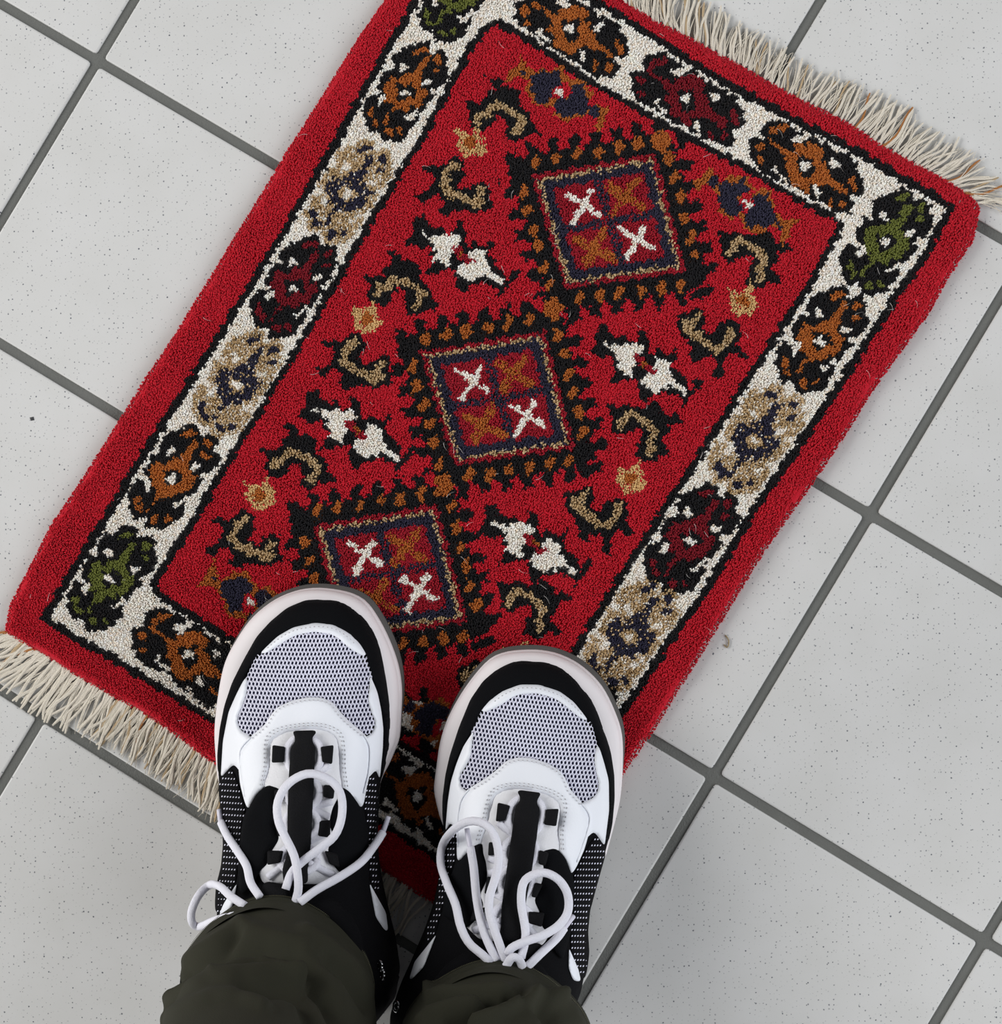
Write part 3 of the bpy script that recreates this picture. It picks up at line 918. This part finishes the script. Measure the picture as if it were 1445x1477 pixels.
class Shoe:
    def __init__(self, tr, toe, heel, name, label):
        self.tr = tr
        self.poly = unproj(resample(tr(O2), 150, True), 0.036)[:, :2]
        self.toe = unproj([toe], 0.036)[0, :2]
        hl = unproj([heel], 0.036)[0, :2]
        self.ax = (hl - self.toe) / np.linalg.norm(hl - self.toe)
        self.root = empty(name, (float((self.toe + self.ax * 0.14)[0]), float((self.toe + self.ax * 0.14)[1]), 0.0))
        tag(self.root, label, 'sneaker', 'pair of black and white sneakers')

    def back(self, w):
        return (w[:, 0] - self.toe[0]) * self.ax[0] + (w[:, 1] - self.toe[1]) * self.ax[1]

    def h(self, w):
        w = np.asarray(w, float)
        y = self.back(w)
        zt = np.interp(y, [0, .03, .06, .09, .12, .15, .18, .21, .30], [.060, .062, .068, .074, .082, .091, .100, .106, .108])
        ze = np.interp(y, [0, .04, .10, .2, .3], [.037, .0345, .0345, .038, .042])
        d = pdist(self.poly, w[:, 0], w[:, 1], True)
        ins = inside(self.poly, w[:, 0], w[:, 1])
        rr = np.interp(y, [0, .05, .12, .3], [.050, .046, .050, .052])
        t = np.where(ins, np.clip(d / rr, 0, 1), 0)
        return ze + (zt - ze) * np.sqrt(np.clip(1 - (1 - t) ** 2, 0, 1)) ** 0.92

    def drape(self, px, off=0.0):
        """put traced points on the upper, off metres above its surface"""
        px = np.asarray(px, float)
        z = np.full(len(px), 0.06)
        for _ in range(8):
            w = unproj(px, z)
            z = 0.5 * z + 0.5 * (self.h(w[:, :2]) + off)
        return unproj(px, z)

    def panel(self, name, px, mat, off, thick, res=0.0022, mapped=False, parent=None, smooth_n=None, puff=0.0):
        px = self.tr(px) if not mapped else np.asarray(px, float)
        per = np.linalg.norm(np.diff(np.r_[px, px[:1]], axis=0), axis=1).sum() / 2250.0
        # straight resample keeps the corners
        n = max(12, int(per / (res * 0.8)))
        P = np.r_[px, px[:1]]
        L = np.r_[0, np.cumsum(np.linalg.norm(np.diff(P, axis=0), axis=1))]
        s = np.linspace(0, L[-1], n, endpoint=False)
        ring = np.stack([np.interp(s, L, P[:, k]) for k in (0, 1)], 1)
        sm = ring.copy()
        for _ in range(2):
            sm = 0.5 * sm + 0.25 * (np.roll(sm, 1, 0) + np.roll(sm, -1, 0))
        w = self.drape(sm, off)[:, :2]
        lo_, hi_ = w.min(0), w.max(0)
        gx = np.arange(lo_[0], hi_[0], res); gy = np.arange(lo_[1], hi_[1], res * 0.866)
        A, B = np.meshgrid(gx, gy, indexing='ij')
        A = A + (np.arange(len(gy)) % 2)[None] * res * 0.5
        G = np.stack([A.ravel(), B.ravel()], 1)
        m = inside(w, G[:, 0], G[:, 1])
        G = G[m]
        if len(G):
            G = G[pdist(w, G[:, 0], G[:, 1], True) > res * 0.45]
        allp = [Vector((float(a), float(b))) for a, b in np.r_[w, G]]
        edges = [(i, (i + 1) % n) for i in range(n)]
        vs, es, fs, *_ = delaunay_2d_cdt(allp, edges, [list(range(n))], 1, 1e-7)
        V = np.array([(v.x, v.y) for v in vs])
        d = pdist(w, V[:, 0], V[:, 1], True)
        e = thick * 1.6
        rim = np.clip(1 - d / e, 0, 1)
        z = self.h(V) + off + thick * (1 - 0.85 * rim ** 2) + puff * np.clip(d / 0.012, 0, 1) ** 0.7
        verts = np.c_[V, z]
        faces = [tuple(f) for f in fs]
        # skirt along the free boundary
        cnt = {}
        for f in faces:
            for a, b2 in zip(f, f[1:] + f[:1]): cnt[(a, b2)] = cnt.get((a, b2), 0) + 1
        bnd = [(a, b2) for (a, b2) in cnt if (b2, a) not in cnt]
        nv = len(verts); idx = {}
        extra = []
        zl = self.h(V) + off - 0.0012
        for a, b2 in bnd:
            for q in (a, b2):
                if q not in idx:
                    idx[q] = nv + len(extra); extra.append((V[q, 0], V[q, 1], zl[q]))
        for a, b2 in bnd: faces.append((b2, a, idx[a], idx[b2]))
        verts = np.r_[verts, np.array(extra)] if extra else verts
        me = new_mesh(name, verts, faces)
        bm = bmesh.new(); bm.from_mesh(me); bmesh.ops.recalc_face_normals(bm, faces=bm.faces)
        bm.to_mesh(me); bm.free()
        return mesh_obj(name, me, mat, parent or self.root)

    def rings(self, name, px, spec, mat, spring=0.0, cap=True, n=170):
        """stacked outlines: spec = (inset, z) from the bottom up"""
        ring = unproj(resample(self.tr(px), n, True), 0.024)[:, :2]
        area = 0.5 * np.sum(ring[:, 0] * np.roll(ring[:, 1], -1) - np.roll(ring[:, 0], -1) * ring[:, 1])
        if area < 0: ring = ring[::-1]
        tg = np.roll(ring, -1, 0) - np.roll(ring, 1, 0)
        tg /= np.linalg.norm(tg, axis=1)[:, None]
        inn = np.stack([-tg[:, 1], tg[:, 0]], 1)
        for _ in range(6): inn = inn * 0.5 + 0.25 * (np.roll(inn, 1, 0) + np.roll(inn, -1, 0))
        y = self.back(ring)
        V, Fc = [], []
        for ins, z in spec:
            i_ = ins(y) if callable(ins) else np.full(n, ins)
            p = ring + inn * i_[:, None]
            zz = z(y) if callable(z) else np.full(n, z)
            zz = zz + spring * np.clip(1 - y / 0.07, 0, 1) ** 2
            V += [(a[0], a[1], c) for a, c in zip(p, zz)]
        for i in range(len(spec) - 1):
            for k in range(n):
                k2 = (k + 1) % n
                Fc.append((i * n + k, i * n + k2, (i + 1) * n + k2, (i + 1) * n + k))
        Fc.append(tuple(range(n))[::-1])
        if cap: Fc.append(tuple(range((len(spec) - 1) * n, len(spec) * n)))
        return mesh_obj(name, new_mesh(name, V, Fc), mat, self.root)

    def lace(self, name, px, off, r=0.0024, mat=None, mapped=False, n=46, parent=None, closed=False, flat=0.8):
        px = self.tr(px) if not mapped else np.asarray(px, float)
        off = np.broadcast_to(np.asarray(off, float), (len(px),)) if np.ndim(off) == 0 or len(np.atleast_1d(off)) == len(px) else \
            np.interp(np.linspace(0, 1, len(px)), np.linspace(0, 1, len(off)), off)
        w = self.drape(px, 0.0)
        P = []
        for i in range(len(px)):
            z = w[i, 2] + off[i]
            P.append(unproj([px[i]], z)[0])
        P = np.array(P)
        if closed: P = np.r_[P, P[:1]]
        C = resample(P, n)
        return mesh_obj(name, tube_mesh(name, C, r, 10, flat), mat or M_LACE, parent or self.root)

    def dashes(self, name, lines, mat, length=0.0016, gap=0.0012, r=0.00032, off=0.0025):
        V, Fc = [], []
        for ln, in [(l,) for l in lines]:
            w = self.drape(self.tr(ln), off)
            L = np.r_[0, np.cumsum(np.linalg.norm(np.diff(w, axis=0), axis=1))]
            s = 0.0
            while s + length < L[-1]:
                a = np.array([np.interp(s, L, w[:, k]) for k in range(3)])
                c = np.array([np.interp(s + length, L, w[:, k]) for k in range(3)])
                d = (c - a) / (np.linalg.norm(c - a) + 1e-9)
                sd = np.cross(d, (0, 0, 1.0)); sd /= np.linalg.norm(sd) + 1e-9
                u = np.array([0, 0, 1.0])
                b0 = len(V)
                mid = (a + c) / 2 + u * r * 1.6
                V += [a, mid + sd * r * 1.3, c, mid - sd * r * 1.3, mid + u * r * 0.8]
                Fc += [(b0, b0 + 1, b0 + 4), (b0 + 1, b0 + 2, b0 + 4), (b0 + 2, b0 + 3, b0 + 4), (b0 + 3, b0, b0 + 4)]
                s += length + gap
        o = mesh_obj(name, new_mesh(name, V, Fc), mat, self.root, smooth=False)
        return tag(o, kind='stuff')

    def net(self):
        a, dy = 5.35, 6.4
        P = NET
        x0, y0 = P.min(0) - 4; x1, y1 = P.max(0) + 4
        cells = []
        r = 0
        y = y0
        while y < y1:
            x = x0 + (a / 2 if r % 2 else 0)
            while x < x1:
                cells.append((x, y)); x += a
            y += dy; r += 1
        cells = np.array(cells)
        cells = cells[inside(P, cells[:, 0], cells[:, 1])]
        hexv = np.array([(0, -dy * 2 / 3), (a / 2, -dy / 3), (a / 2, dy / 3), (0, dy * 2 / 3), (-a / 2, dy / 3), (-a / 2, -dy / 3)])
        hole = hexv * np.array([0.57, 0.64])
        hole[:, 0] -= hole[:, 1] * 0.12; hexv[:, 0] -= hexv[:, 1] * 0.12
        # a soft wave in the knit so the rows are not ruler-straight
        bendf = lambda q: q + np.stack([1.2 * np.sin(q[:, 1] * 0.05), -0.0011 * (q[:, 0] - 440) ** 2 * 0.35 + 0 * q[:, 0]], 1)
        outer = bendf((cells[:, None, :] + hexv[None]).reshape(-1, 2))
        inner = bendf((cells[:, None, :] + hole[None]).reshape(-1, 2))
        wo = self.drape(self.tr(outer), 0.0013); wi = self.drape(self.tr(inner), 0.0009)
        wl = self.drape(self.tr(inner), 0.0001)
        n = len(cells)
        V = np.r_[wo, wi, wl]
        Fc = []
        for i in range(n):
            for k in range(6):
                k2 = (k + 1) % 6
                o, p, l = i * 6, n * 6 + i * 6, n * 12 + i * 6
                Fc.append((o + k, o + k2, p + k2, p + k))
                Fc.append((p + k, p + k2, l + k2, l + k))
        o = mesh_obj('toe_net', new_mesh('toe_net', V, Fc), M_NET, self.root)
        return tag(o, 'lilac white honeycomb net over the toes', kind='stuff')

    def dots(self, name, px, dx, dy, row_dir, off, parent):
        P = self.tr(px)
        c = P.mean(0)
        e1 = np.array([math.cos(row_dir), math.sin(row_dir)]); e2 = np.array([-e1[1], e1[0]])
        pts = []
        for i in range(-60, 61):
            for j in range(-60, 61):
                q = c + e1 * (i * dx + (j % 2) * 0.3) + e2 * (j * dy)
                pts.append(q)
        pts = np.array(pts)
        m = inside(P, pts[:, 0], pts[:, 1])
        pts = pts[m]
        pts = pts[pdist(P, pts[:, 0], pts[:, 1], True) > 1.6]
        sl = e1 * 0.55 - e2 * 0.85
        sl = sl / np.linalg.norm(sl); st = np.array([-sl[1], sl[0]])
        V, Fc = [], []
        corners = np.concatenate([pts + sl * 1.7, pts + st * 1.0, pts - sl * 1.7, pts - st * 1.0])
        w = self.drape(corners, off); n = len(pts)
        wt = self.drape(pts, off + 0.0005)
        for i in range(n):
            b0 = len(V)
            V += [w[i], w[n + i], w[2 * n + i], w[3 * n + i], wt[i]]
            Fc += [(b0, b0 + 1, b0 + 4), (b0 + 1, b0 + 2, b0 + 4), (b0 + 2, b0 + 3, b0 + 4), (b0 + 3, b0, b0 + 4)]
        if V:
            o = mesh_obj(name, new_mesh(name, V, Fc), M_NET, parent, smooth=False)
            tag(o, kind='stuff')


def sole_bottom(y): return np.interp(y, [0, .10, .17, .30], [.0066, .0064, .0030, .0014])


def tuck(v): return lambda y: v + np.interp(y, [0, .115, .15, .4], [0, 0, .0055, .0055])


def build_shoe(S):
    S.rings('outsole', O1, [(0.006, lambda y: sole_bottom(y)), (lambda y: np.interp(y, [0, .03, .07, .3], [-.0028, -.0022, 0.0005, 0.006]), lambda y: sole_bottom(y) + 0.003),
                            (lambda y: np.interp(y, [0, .03, .07, .3], [-.0028, -.0022, 0.0005, 0.006]), 0.0135), (0.006, 0.0165)], M_OUT, spring=0.006)
    S.rings('midsole', O1, [(tuck(0.003), 0.0135), (tuck(0.0006), 0.0150), (tuck(0.0), 0.021), (tuck(0.0006), 0.0255), (tuck(0.0014), 0.0262), (tuck(0.0012), 0.0275), (tuck(0.0022), 0.0315),
                            (tuck(0.0048), 0.0350), (0.013, 0.0375)], M_MID, spring=0.005)
    up = S.panel('upper', O2, M_BLACK, 0.0, 0.0004, 0.0030)
    lin = S.panel('toe_lining', NET, M_LINING, 0.0003, 0.0002, 0.003)
    S.net()
    S.panel('mudguard', MUD, M_SUEDE, 0.0006, 0.0017)
    S.panel('toe_strip', CRESC, M_WHITE, 0.0012, 0.0014, 0.0018)
    S.panel('side_panel', SIDE_L, M_WHITE, 0.0012, 0.0014)
    S.panel('side_panel', SIDE_R, M_WHITE, 0.0012, 0.0014)
    for P in (DOT_L, DOT_R):
        o = S.panel('quarter_panel', P, M_BLACK, 0.0005, 0.0010)
        tag(o, 'black knit side panel with rows of white dashes')
        S.dots('dash_rows', P, 4.1, 8.7, 0.06 if S.tr is ident else 0.0, 0.0018, o)
    t = S.panel('tongue', TONGUE, M_TONGUE, 0.0010, 0.0015, puff=0.0025)
    S.panel('eyestay', EYESTAY, M_WHITE, 0.0026, 0.0018)
    for P in (QUART_L, QUART_R): S.panel('suede_overlay', P, M_SUEDE, 0.0034, 0.0030)
    for P in (WEDGE_L, WEDGE_R): S.panel('heel_stripe', P, M_WHITE, 0.0016, 0.0012, 0.0016)
    # lacing under the strap
    def ring(cx, cy, rx, ry, Z, n=14):
        return Z([(cx + rx * math.cos(a), cy + ry * math.sin(a)) for a in np.linspace(0, 2 * math.pi, n, endpoint=False)])
    for P in (ring(670, 1172, 112, 125, A_), ring(772, 345, 96, 90, B_), ring(765, 530, 96, 88, B_), ring(745, 740, 112, 80, B_)):
        S.lace('lace_bar', P, 0.0060, 0.0025, closed=True, n=50, flat=0.6)
    for P in ((730, 300), (930, 180)), ((730, 460), (945, 395)), ((740, 400), (930, 490)), ((790, 640), (900, 590)), ((560, 850), (700, 740)), ((800, 760), (960, 840)):
        S.lace('lace_bar', B_(P), 0.0056, 0.0023, n=10, flat=0.7)
    for P in LOOPS: S.panel('lace_loop', P, M_WEB, 0.0080, 0.0012, 0.0009)
    S.panel('webbing_strap', STRIP, M_WEB, 0.0082, 0.0016, 0.0020)
    S.panel('tongue_tab', TAB, M_WEB, 0.0070, 0.0020, 0.0020)
    # seams
    off2 = lambda P, k: np.asarray(P, float) + k * (np.asarray(P, float).mean(0) - np.asarray(P, float)) / (np.linalg.norm(np.asarray(P, float).mean(0) - np.asarray(P, float), axis=1)[:, None] + 1e-9)
    U = A_([(400, 1370), (425, 1250), (428, 1110), (455, 1045), (530, 1004), (640, 982), (740, 978), (835, 995), (905, 1045), (922, 1150), (924, 1250), (940, 1380)])
    U2 = A_([(385, 1370), (410, 1250), (413, 1105), (440, 1030), (522, 988), (640, 966), (740, 962), (842, 980), (918, 1032), (938, 1150), (940, 1250), (956, 1380)])
    E1 = A_([(330, 1062), (425, 985), (458, 930), (508, 870), (602, 830), (700, 812), (786, 816), (850, 845), (890, 900), (952, 966), (1052, 1046)])
    C1 = A_([(430, 475), (510, 410), (605, 360), (740, 334), (856, 344), (950, 396), (1015, 460)])
    S.dashes('stitching', [resample(p, 60) for p in (U, U2, E1, C1)], M_THREAD, off=0.0046)
    # raised seam down each leg of the eyestay
    for P in (A_([(322, 1056), (280, 1095), (252, 1150), (258, 1260), (285, 1440)]), A_([(1062, 1040), (1092, 1090), (1103, 1150), (1090, 1300), (1060, 1420)])):
        S.lace('seam_cord', P, 0.0040, 0.0006, mat=M_WHITE, n=24, flat=1.0)


def bow(S, paths):
    for pts, off, ends in paths:
        o = S.lace('shoelace', pts, off, 0.0026, mapped=True, n=60, flat=0.78)
        for e in ends:
            P = resample(np.asarray(e, float), 8)
            S.lace('aglet', P, off[0] if isinstance(off, (list, tuple)) and e is ends[0] else 0.012, 0.0016, mat=M_AGLET, mapped=True, n=8, parent=o, flat=1.0)


SL = Shoe(ident, (456, 866), (440, 1462), 'sneaker', 'black and white sneaker with a lace loop sticking out over a bare tile')
SR = Shoe(to_right, tuple(to_right([(456, 866)])[0]), tuple(to_right([(440, 1462)])[0]), 'sneaker',
          'black and white sneaker with two upright lace loops above a knot')
build_shoe(SL)
build_shoe(SR)
bow(SL, [
    (B_([(725, 1000), (745, 900), (722, 730), (662, 600), (625, 510), (622, 400), (680, 295), (780, 235), (870, 240), (960, 292),
         (1003, 380), (1000, 500), (960, 600), (880, 670), (780, 745), (705, 820), (668, 920)]), [.012, .016, .020, .024, .026, .024, .020, .016, .013, .012], []),
    (B_([(282, 520), (320, 600), (380, 690), (435, 780), (460, 880), (515, 965)]), [.010, .009, .010, .012, .014], [B_([(272, 445), (276, 485), (284, 530)])]),
    (B_([(1248, 580), (1200, 655), (1120, 755), (1000, 840), (850, 925), (750, 1000)]), [.016, .016, .014, .012, .014], [B_([(1282, 485), (1266, 530), (1246, 585)])]),
    (B_([(430, 1020), (340, 960), (280, 905), (220, 892), (155, 950), (110, 1045), (112, 1118), (155, 1142), (250, 1105), (345, 1080), (420, 1060)]), [.016, .022, .030, .034, .030, .024, .016], []),
    (B_([(830, 1070), (900, 1095), (960, 1125), (1008, 1172), (1015, 1190)]), [.006, .006, .006, .005], []),
])
bow(SR, [
    (R_([(620, 1075), (560, 1020), (480, 950), (430, 850), (400, 720), (350, 600), (312, 480), (322, 370), (380, 285), (460, 232), (540, 228),
         (612, 275), (650, 370), (655, 480), (632, 580), (602, 680), (604, 780), (645, 910), (705, 1075)]), [.012, .014, .016, .020, .024, .026, .026, .022, .018, .014, .012], []),
    (R_([(488, 380), (508, 500), (528, 700), (568, 880), (645, 1060)]), [.016, .013, .011, .012], [R_([(468, 268), (478, 330), (489, 390)])]),
    (R_([(790, 1040), (818, 900), (792, 720), (802, 600), (850, 550), (930, 532), (1012, 572), (1066, 655), (1070, 760), (1020, 840), (930, 900), (800, 948), (735, 980), (705, 1020)]),
     [.012, .014, .018, .022, .024, .022, .018, .014, .013], []),
    (R_([(1048, 860), (1000, 925), (900, 1020), (825, 1095)]), [.014, .013, .012, .012], [R_([(1102, 790), (1075, 825), (1046, 864)])]),
    (R_([(700, 1090), (735, 1040), (775, 1045), (800, 1095)]), [.016, .019, .019, .016], []),
])


def shoe_rest(S, ring_px, collar):
    # padded ankle collar, mostly under the hem
    P = S.tr(ring_px)
    w = S.drape(P, 0.0)
    w[:, 2] = collar
    me = tube_mesh('collar', resample(np.r_[w, w[:1]], 60), 0.008, 10)
    mesh_obj('collar', me, M_BLACK, S.root)


ANK = [(440, 1300), (478, 1312), (505, 1345), (508, 1390), (485, 1425), (440, 1438), (395, 1428), (366, 1395), (362, 1350), (392, 1312)]
shoe_rest(SL, ANK, 0.100)
shoe_rest(SR, ANK, 0.100)
for S, px in ((SL, (547, 1393)), (SL, (550, 1405)), (SR, (572, 1452))):
    w = S.drape([px], 0.0025)[0]
    th = np.linspace(0, 2 * math.pi, 13)
    ring = np.stack([w[0] + 0.0018 * np.cos(th), w[1] + 0.0030 * np.sin(th), w[2] + 0.0015 * np.cos(th)], 1)
    o = mesh_obj('metal_ring', tube_mesh('metal_ring', ring, 0.0011, 6), M_STEEL, S.root)

# ------------------------------------------------------------------ person: trouser legs
M_OLIVE = material('olive_twill', rgb(47, 47, 37), 0.85, 0.18, bump=0.25, bump_scale=1600, vary=0.10, vary_scale=30)
M_OLIVE_T = material('olive_thread', rgb(92, 90, 72), 0.8, 0.2)
person = empty('person', (-0.07, -0.44, 0.0))
tag(person, 'person in dark olive trousers standing in sneakers on the red rug', 'person')


F_ = lambda pts: zoomed(pts, 190, 1230, 3.905)
FOLDS = {-1: [(F_([(240, 640), (330, 585), (440, 515), (560, 435), (610, 395)]), 0.003, 9),
              (F_([(300, 660), (400, 590), (500, 530), (600, 450)]), -0.006, 8),
              (F_([(20, 965), (200, 845), (380, 765), (440, 735), (600, 705), (800, 690), (970, 690)]), 0.008, 8),
              (F_([(260, 745), (450, 640), (560, 575), (750, 545), (900, 585), (1000, 680), (1110, 820), (1180, 960)]), -0.011, 11),
              (F_([(470, 700), (560, 640), (700, 590), (780, 592), (900, 640), (970, 690)]), 0.005, 7),
              (F_([(640, 760), (860, 760), (960, 800), (1020, 965)]), -0.007, 11),
              (F_([(150, 960), (300, 880), (460, 815), (600, 805), (740, 870)]), 0.005, 9),
              (F_([(1110, 590), (1220, 680), (1280, 780), (1335, 880)]), -0.009, 8),
              (F_([(980, 440), (1100, 520), (1250, 640), (1340, 760)]), 0.004, 10),
              (F_([(640, 430), (780, 480), (960, 520)]), 0.004, 14)],
         1: [(R_([(245, 1180), (250, 1290), (330, 1255), (450, 1245), (700, 1235), (900, 1260), (1010, 1300)]), 0.006, 7),
             (R_([(270, 1318), (340, 1300), (420, 1272), (560, 1262), (640, 1280)]), -0.010, 6),
             (R_([(380, 1433), (540, 1365), (660, 1320), (740, 1265), (800, 1262)]), -0.012, 9),
             (R_([(500, 1440), (640, 1400), (720, 1340), (780, 1290), (860, 1290)]), 0.008, 8),
             (R_([(200, 1440), (260, 1380), (400, 1330), (520, 1310)]), 0.006, 9),
             (R_([(900, 1310), (960, 1380), (980, 1440)]), -0.007, 10),
             (R_([(1000, 1290), (1080, 1360), (1130, 1440)]), 0.005, 10)]}


def legs():
    NA = 176
    V, Fc = [], []
    rings_all = []
    specs = []
    for cpx, hz, sgn in (((397, 1432), 0.100, -1), ((716, 1524), 0.100, 1)):
        c = unproj([cpx], hz)[0, :2]
        specs.append((c, sgn))
    hem_lines = []
    for c, sgn in specs:
        base = len(V)
        zs = np.r_[np.linspace(0.0, 0.25, 126), np.linspace(0.27, 0.80, 16)]
        for i, dz in enumerate(zs):
            th = np.linspace(0, 2 * math.pi, NA, endpoint=False)
            z0 = 0.074 + 0.028 * (np.sin(th) * 0.5 + 0.5)          # hem: high over the tongue, low at the heel
            z = z0 + dz * (0.85 - 0.070) / 0.80
            r = np.interp(dz, [0, .012, .05, .10, .2, .3, .45, .8], [.0585, .0590, .0625, .0645, .0650, .0665, .070, .092])
            rr = r - 0.0010 * np.exp(-((dz - 0.0145) / 0.002) ** 2) + 0.0010 * np.sin(th * 5 + dz * 40)
            cx = c[0] + np.interp(dz, [0, .1, .3, .8], [0, 0.009, 0.016, 0.012]) * (1 if sgn < 0 else -0.3)
            cy = c[1] + np.interp(dz, [0, .012, .05, .10, .3, .8], [0, -0.0015, -0.014, -0.036, -0.054, -0.040])
            # swags of cloth resting on the shoe
            pt = np.stack([cx + rr * np.cos(th), cy + rr * 1.02 * np.sin(th), np.broadcast_to(z, th.shape)], 1)
            pq = proj(pt)
            for line, A, sig in FOLDS[sgn]:
                d = pdist(line, pq[:, 0], pq[:, 1])
                rr = rr + A * np.exp(-(d / sig) ** 2) * np.clip(np.sin(th) * 1.7 - 0.1, 0, 1) * np.clip((dz - 0.004) / 0.008, 0, 1)
            for a, q, zz in zip(th, rr, np.broadcast_to(z, th.shape)):
                V.append((cx + q * math.cos(a), cy + q * 1.02 * math.sin(a), zz))
        n = len(zs)
        for i in range(n - 1):
            for k in range(NA):
                k2 = (k + 1) % NA
                Fc.append((base + i * NA + k, base + i * NA + k2, base + (i + 1) * NA + k2, base + (i + 1) * NA + k))
        # turned-in hem
        b2 = len(V)
        for k in range(NA):
            x, y, z = V[base + k]
            V.append((c[0] + (x - c[0]) * 0.955, c[1] + (y - c[1]) * 0.955, z + 0.0015))
        b3 = len(V)
        for k in range(NA):
            x, y, z = V[base + k]
            V.append((c[0] + (x - c[0]) * 0.93, c[1] + (y - c[1]) * 0.93, z + 0.030))
        for k in range(NA):
            k2 = (k + 1) % NA
            Fc.append((base + k2, base + k, b2 + k, b2 + k2))
            Fc.append((b2 + k2, b2 + k, b3 + k, b3 + k2))
        hem_lines.append((base, NA))
        rings_all.append((base + (n - 1) * NA, c))
    # seat and waist
    hip_c = np.array([(specs[0][0][0] + specs[1][0][0]) / 2, (specs[0][0][1] + specs[1][0][1]) / 2 - 0.012])
    tops = []
    for z, rx, ry in ((0.80, .165, .105), (0.88, .178, .118), (0.97, .170, .112), (1.05, .155, .102)):
        b = len(V)
        for a in np.linspace(0, 2 * math.pi, NA, endpoint=False):
            V.append((hip_c[0] + rx * math.cos(a), hip_c[1] + ry * math.sin(a), z))
        tops.append(b)
    for b0, b1 in zip(tops, tops[1:]):
        for k in range(NA):
            k2 = (k + 1) % NA
            Fc.append((b0 + k, b0 + k2, b1 + k2, b1 + k))
    Fc.append(tuple(tops[0] + k for k in range(NA))[::-1])
    Fc.append(tuple(tops[-1] + k for k in range(NA)))
    tr = mesh_obj('trousers', new_mesh('trousers', V, Fc), M_OLIVE, person)
    tag(tr, 'olive green cotton trousers gathered in folds over the shoes')
    # hem stitching
    SV, SF = [], []
    for base, NA_ in hem_lines:
        row = 4
        P = [np.array(V[base + row * NA_ + k]) for k in range(NA_)]
        Q = [np.array(V[base + (row - 1) * NA_ + k]) for k in range(NA_)]
        cc = np.mean(P, axis=0)
        for k in range(0, NA_):
            for half in (0.05, 0.55):
                a = P[k] + (P[(k + 1) % NA_] - P[k]) * half
                b = P[k] + (P[(k + 1) % NA_] - P[k]) * (half + 0.30)
                out = (a - cc); out[2] = 0; out /= np.linalg.norm(out)
                a = a + out * 0.0003; b = b + out * 0.0003
                up = np.array([0, 0, 0.0005])
                i0 = len(SV)
                SV += [a - up, b - up, b + up, a + up, (a + b) / 2 + out * 0.0006]
                SF += [(i0, i0 + 1, i0 + 4), (i0 + 1, i0 + 2, i0 + 4), (i0 + 2, i0 + 3, i0 + 4), (i0 + 3, i0, i0 + 4)]
    o = mesh_obj('hem_stitching', new_mesh('hem_stitching', SV, SF), M_OLIVE_T, tr, smooth=False)
    tag(o, kind='stuff')


legs()

# ------------------------------------------------------------------ crumbs on the floor
M_GRIT = material('dark_grit', rgb(60, 62, 64), 0.5, 0.4)
M_STRAW = material('dry_straw', rgb(150, 135, 105), 0.8, 0.2)
w = unproj([(46, 604)], 0.0)[0]
V = [(-.0016, .0008, .0001), (.0012, .0014, .0001), (.0018, -.0010, .0001), (-.0006, -.0014, .0001), (.0004, .0003, .0011)]
g = mesh_obj('grit_crumb', new_mesh('grit_crumb', V, [(0, 1, 4), (1, 2, 4), (2, 3, 4), (3, 0, 4), (3, 2, 1, 0)]), M_GRIT, smooth=False)
g.location = w
tag(g, 'tiny dark grit crumb lying on a bare pale tile', 'crumb')
P = unproj([(1046, 916), (1051, 924), (1049, 934), (1044, 930)], 0.0009)
P[:, 2] = (.0008, .0012, .0010, .0007)
g = mesh_obj('straw_bit', tube_mesh('straw_bit', resample(P, 10), 0.0005, 5), M_STRAW)
tag(g, 'curled bit of dry straw on the tile beside the rug', 'straw')
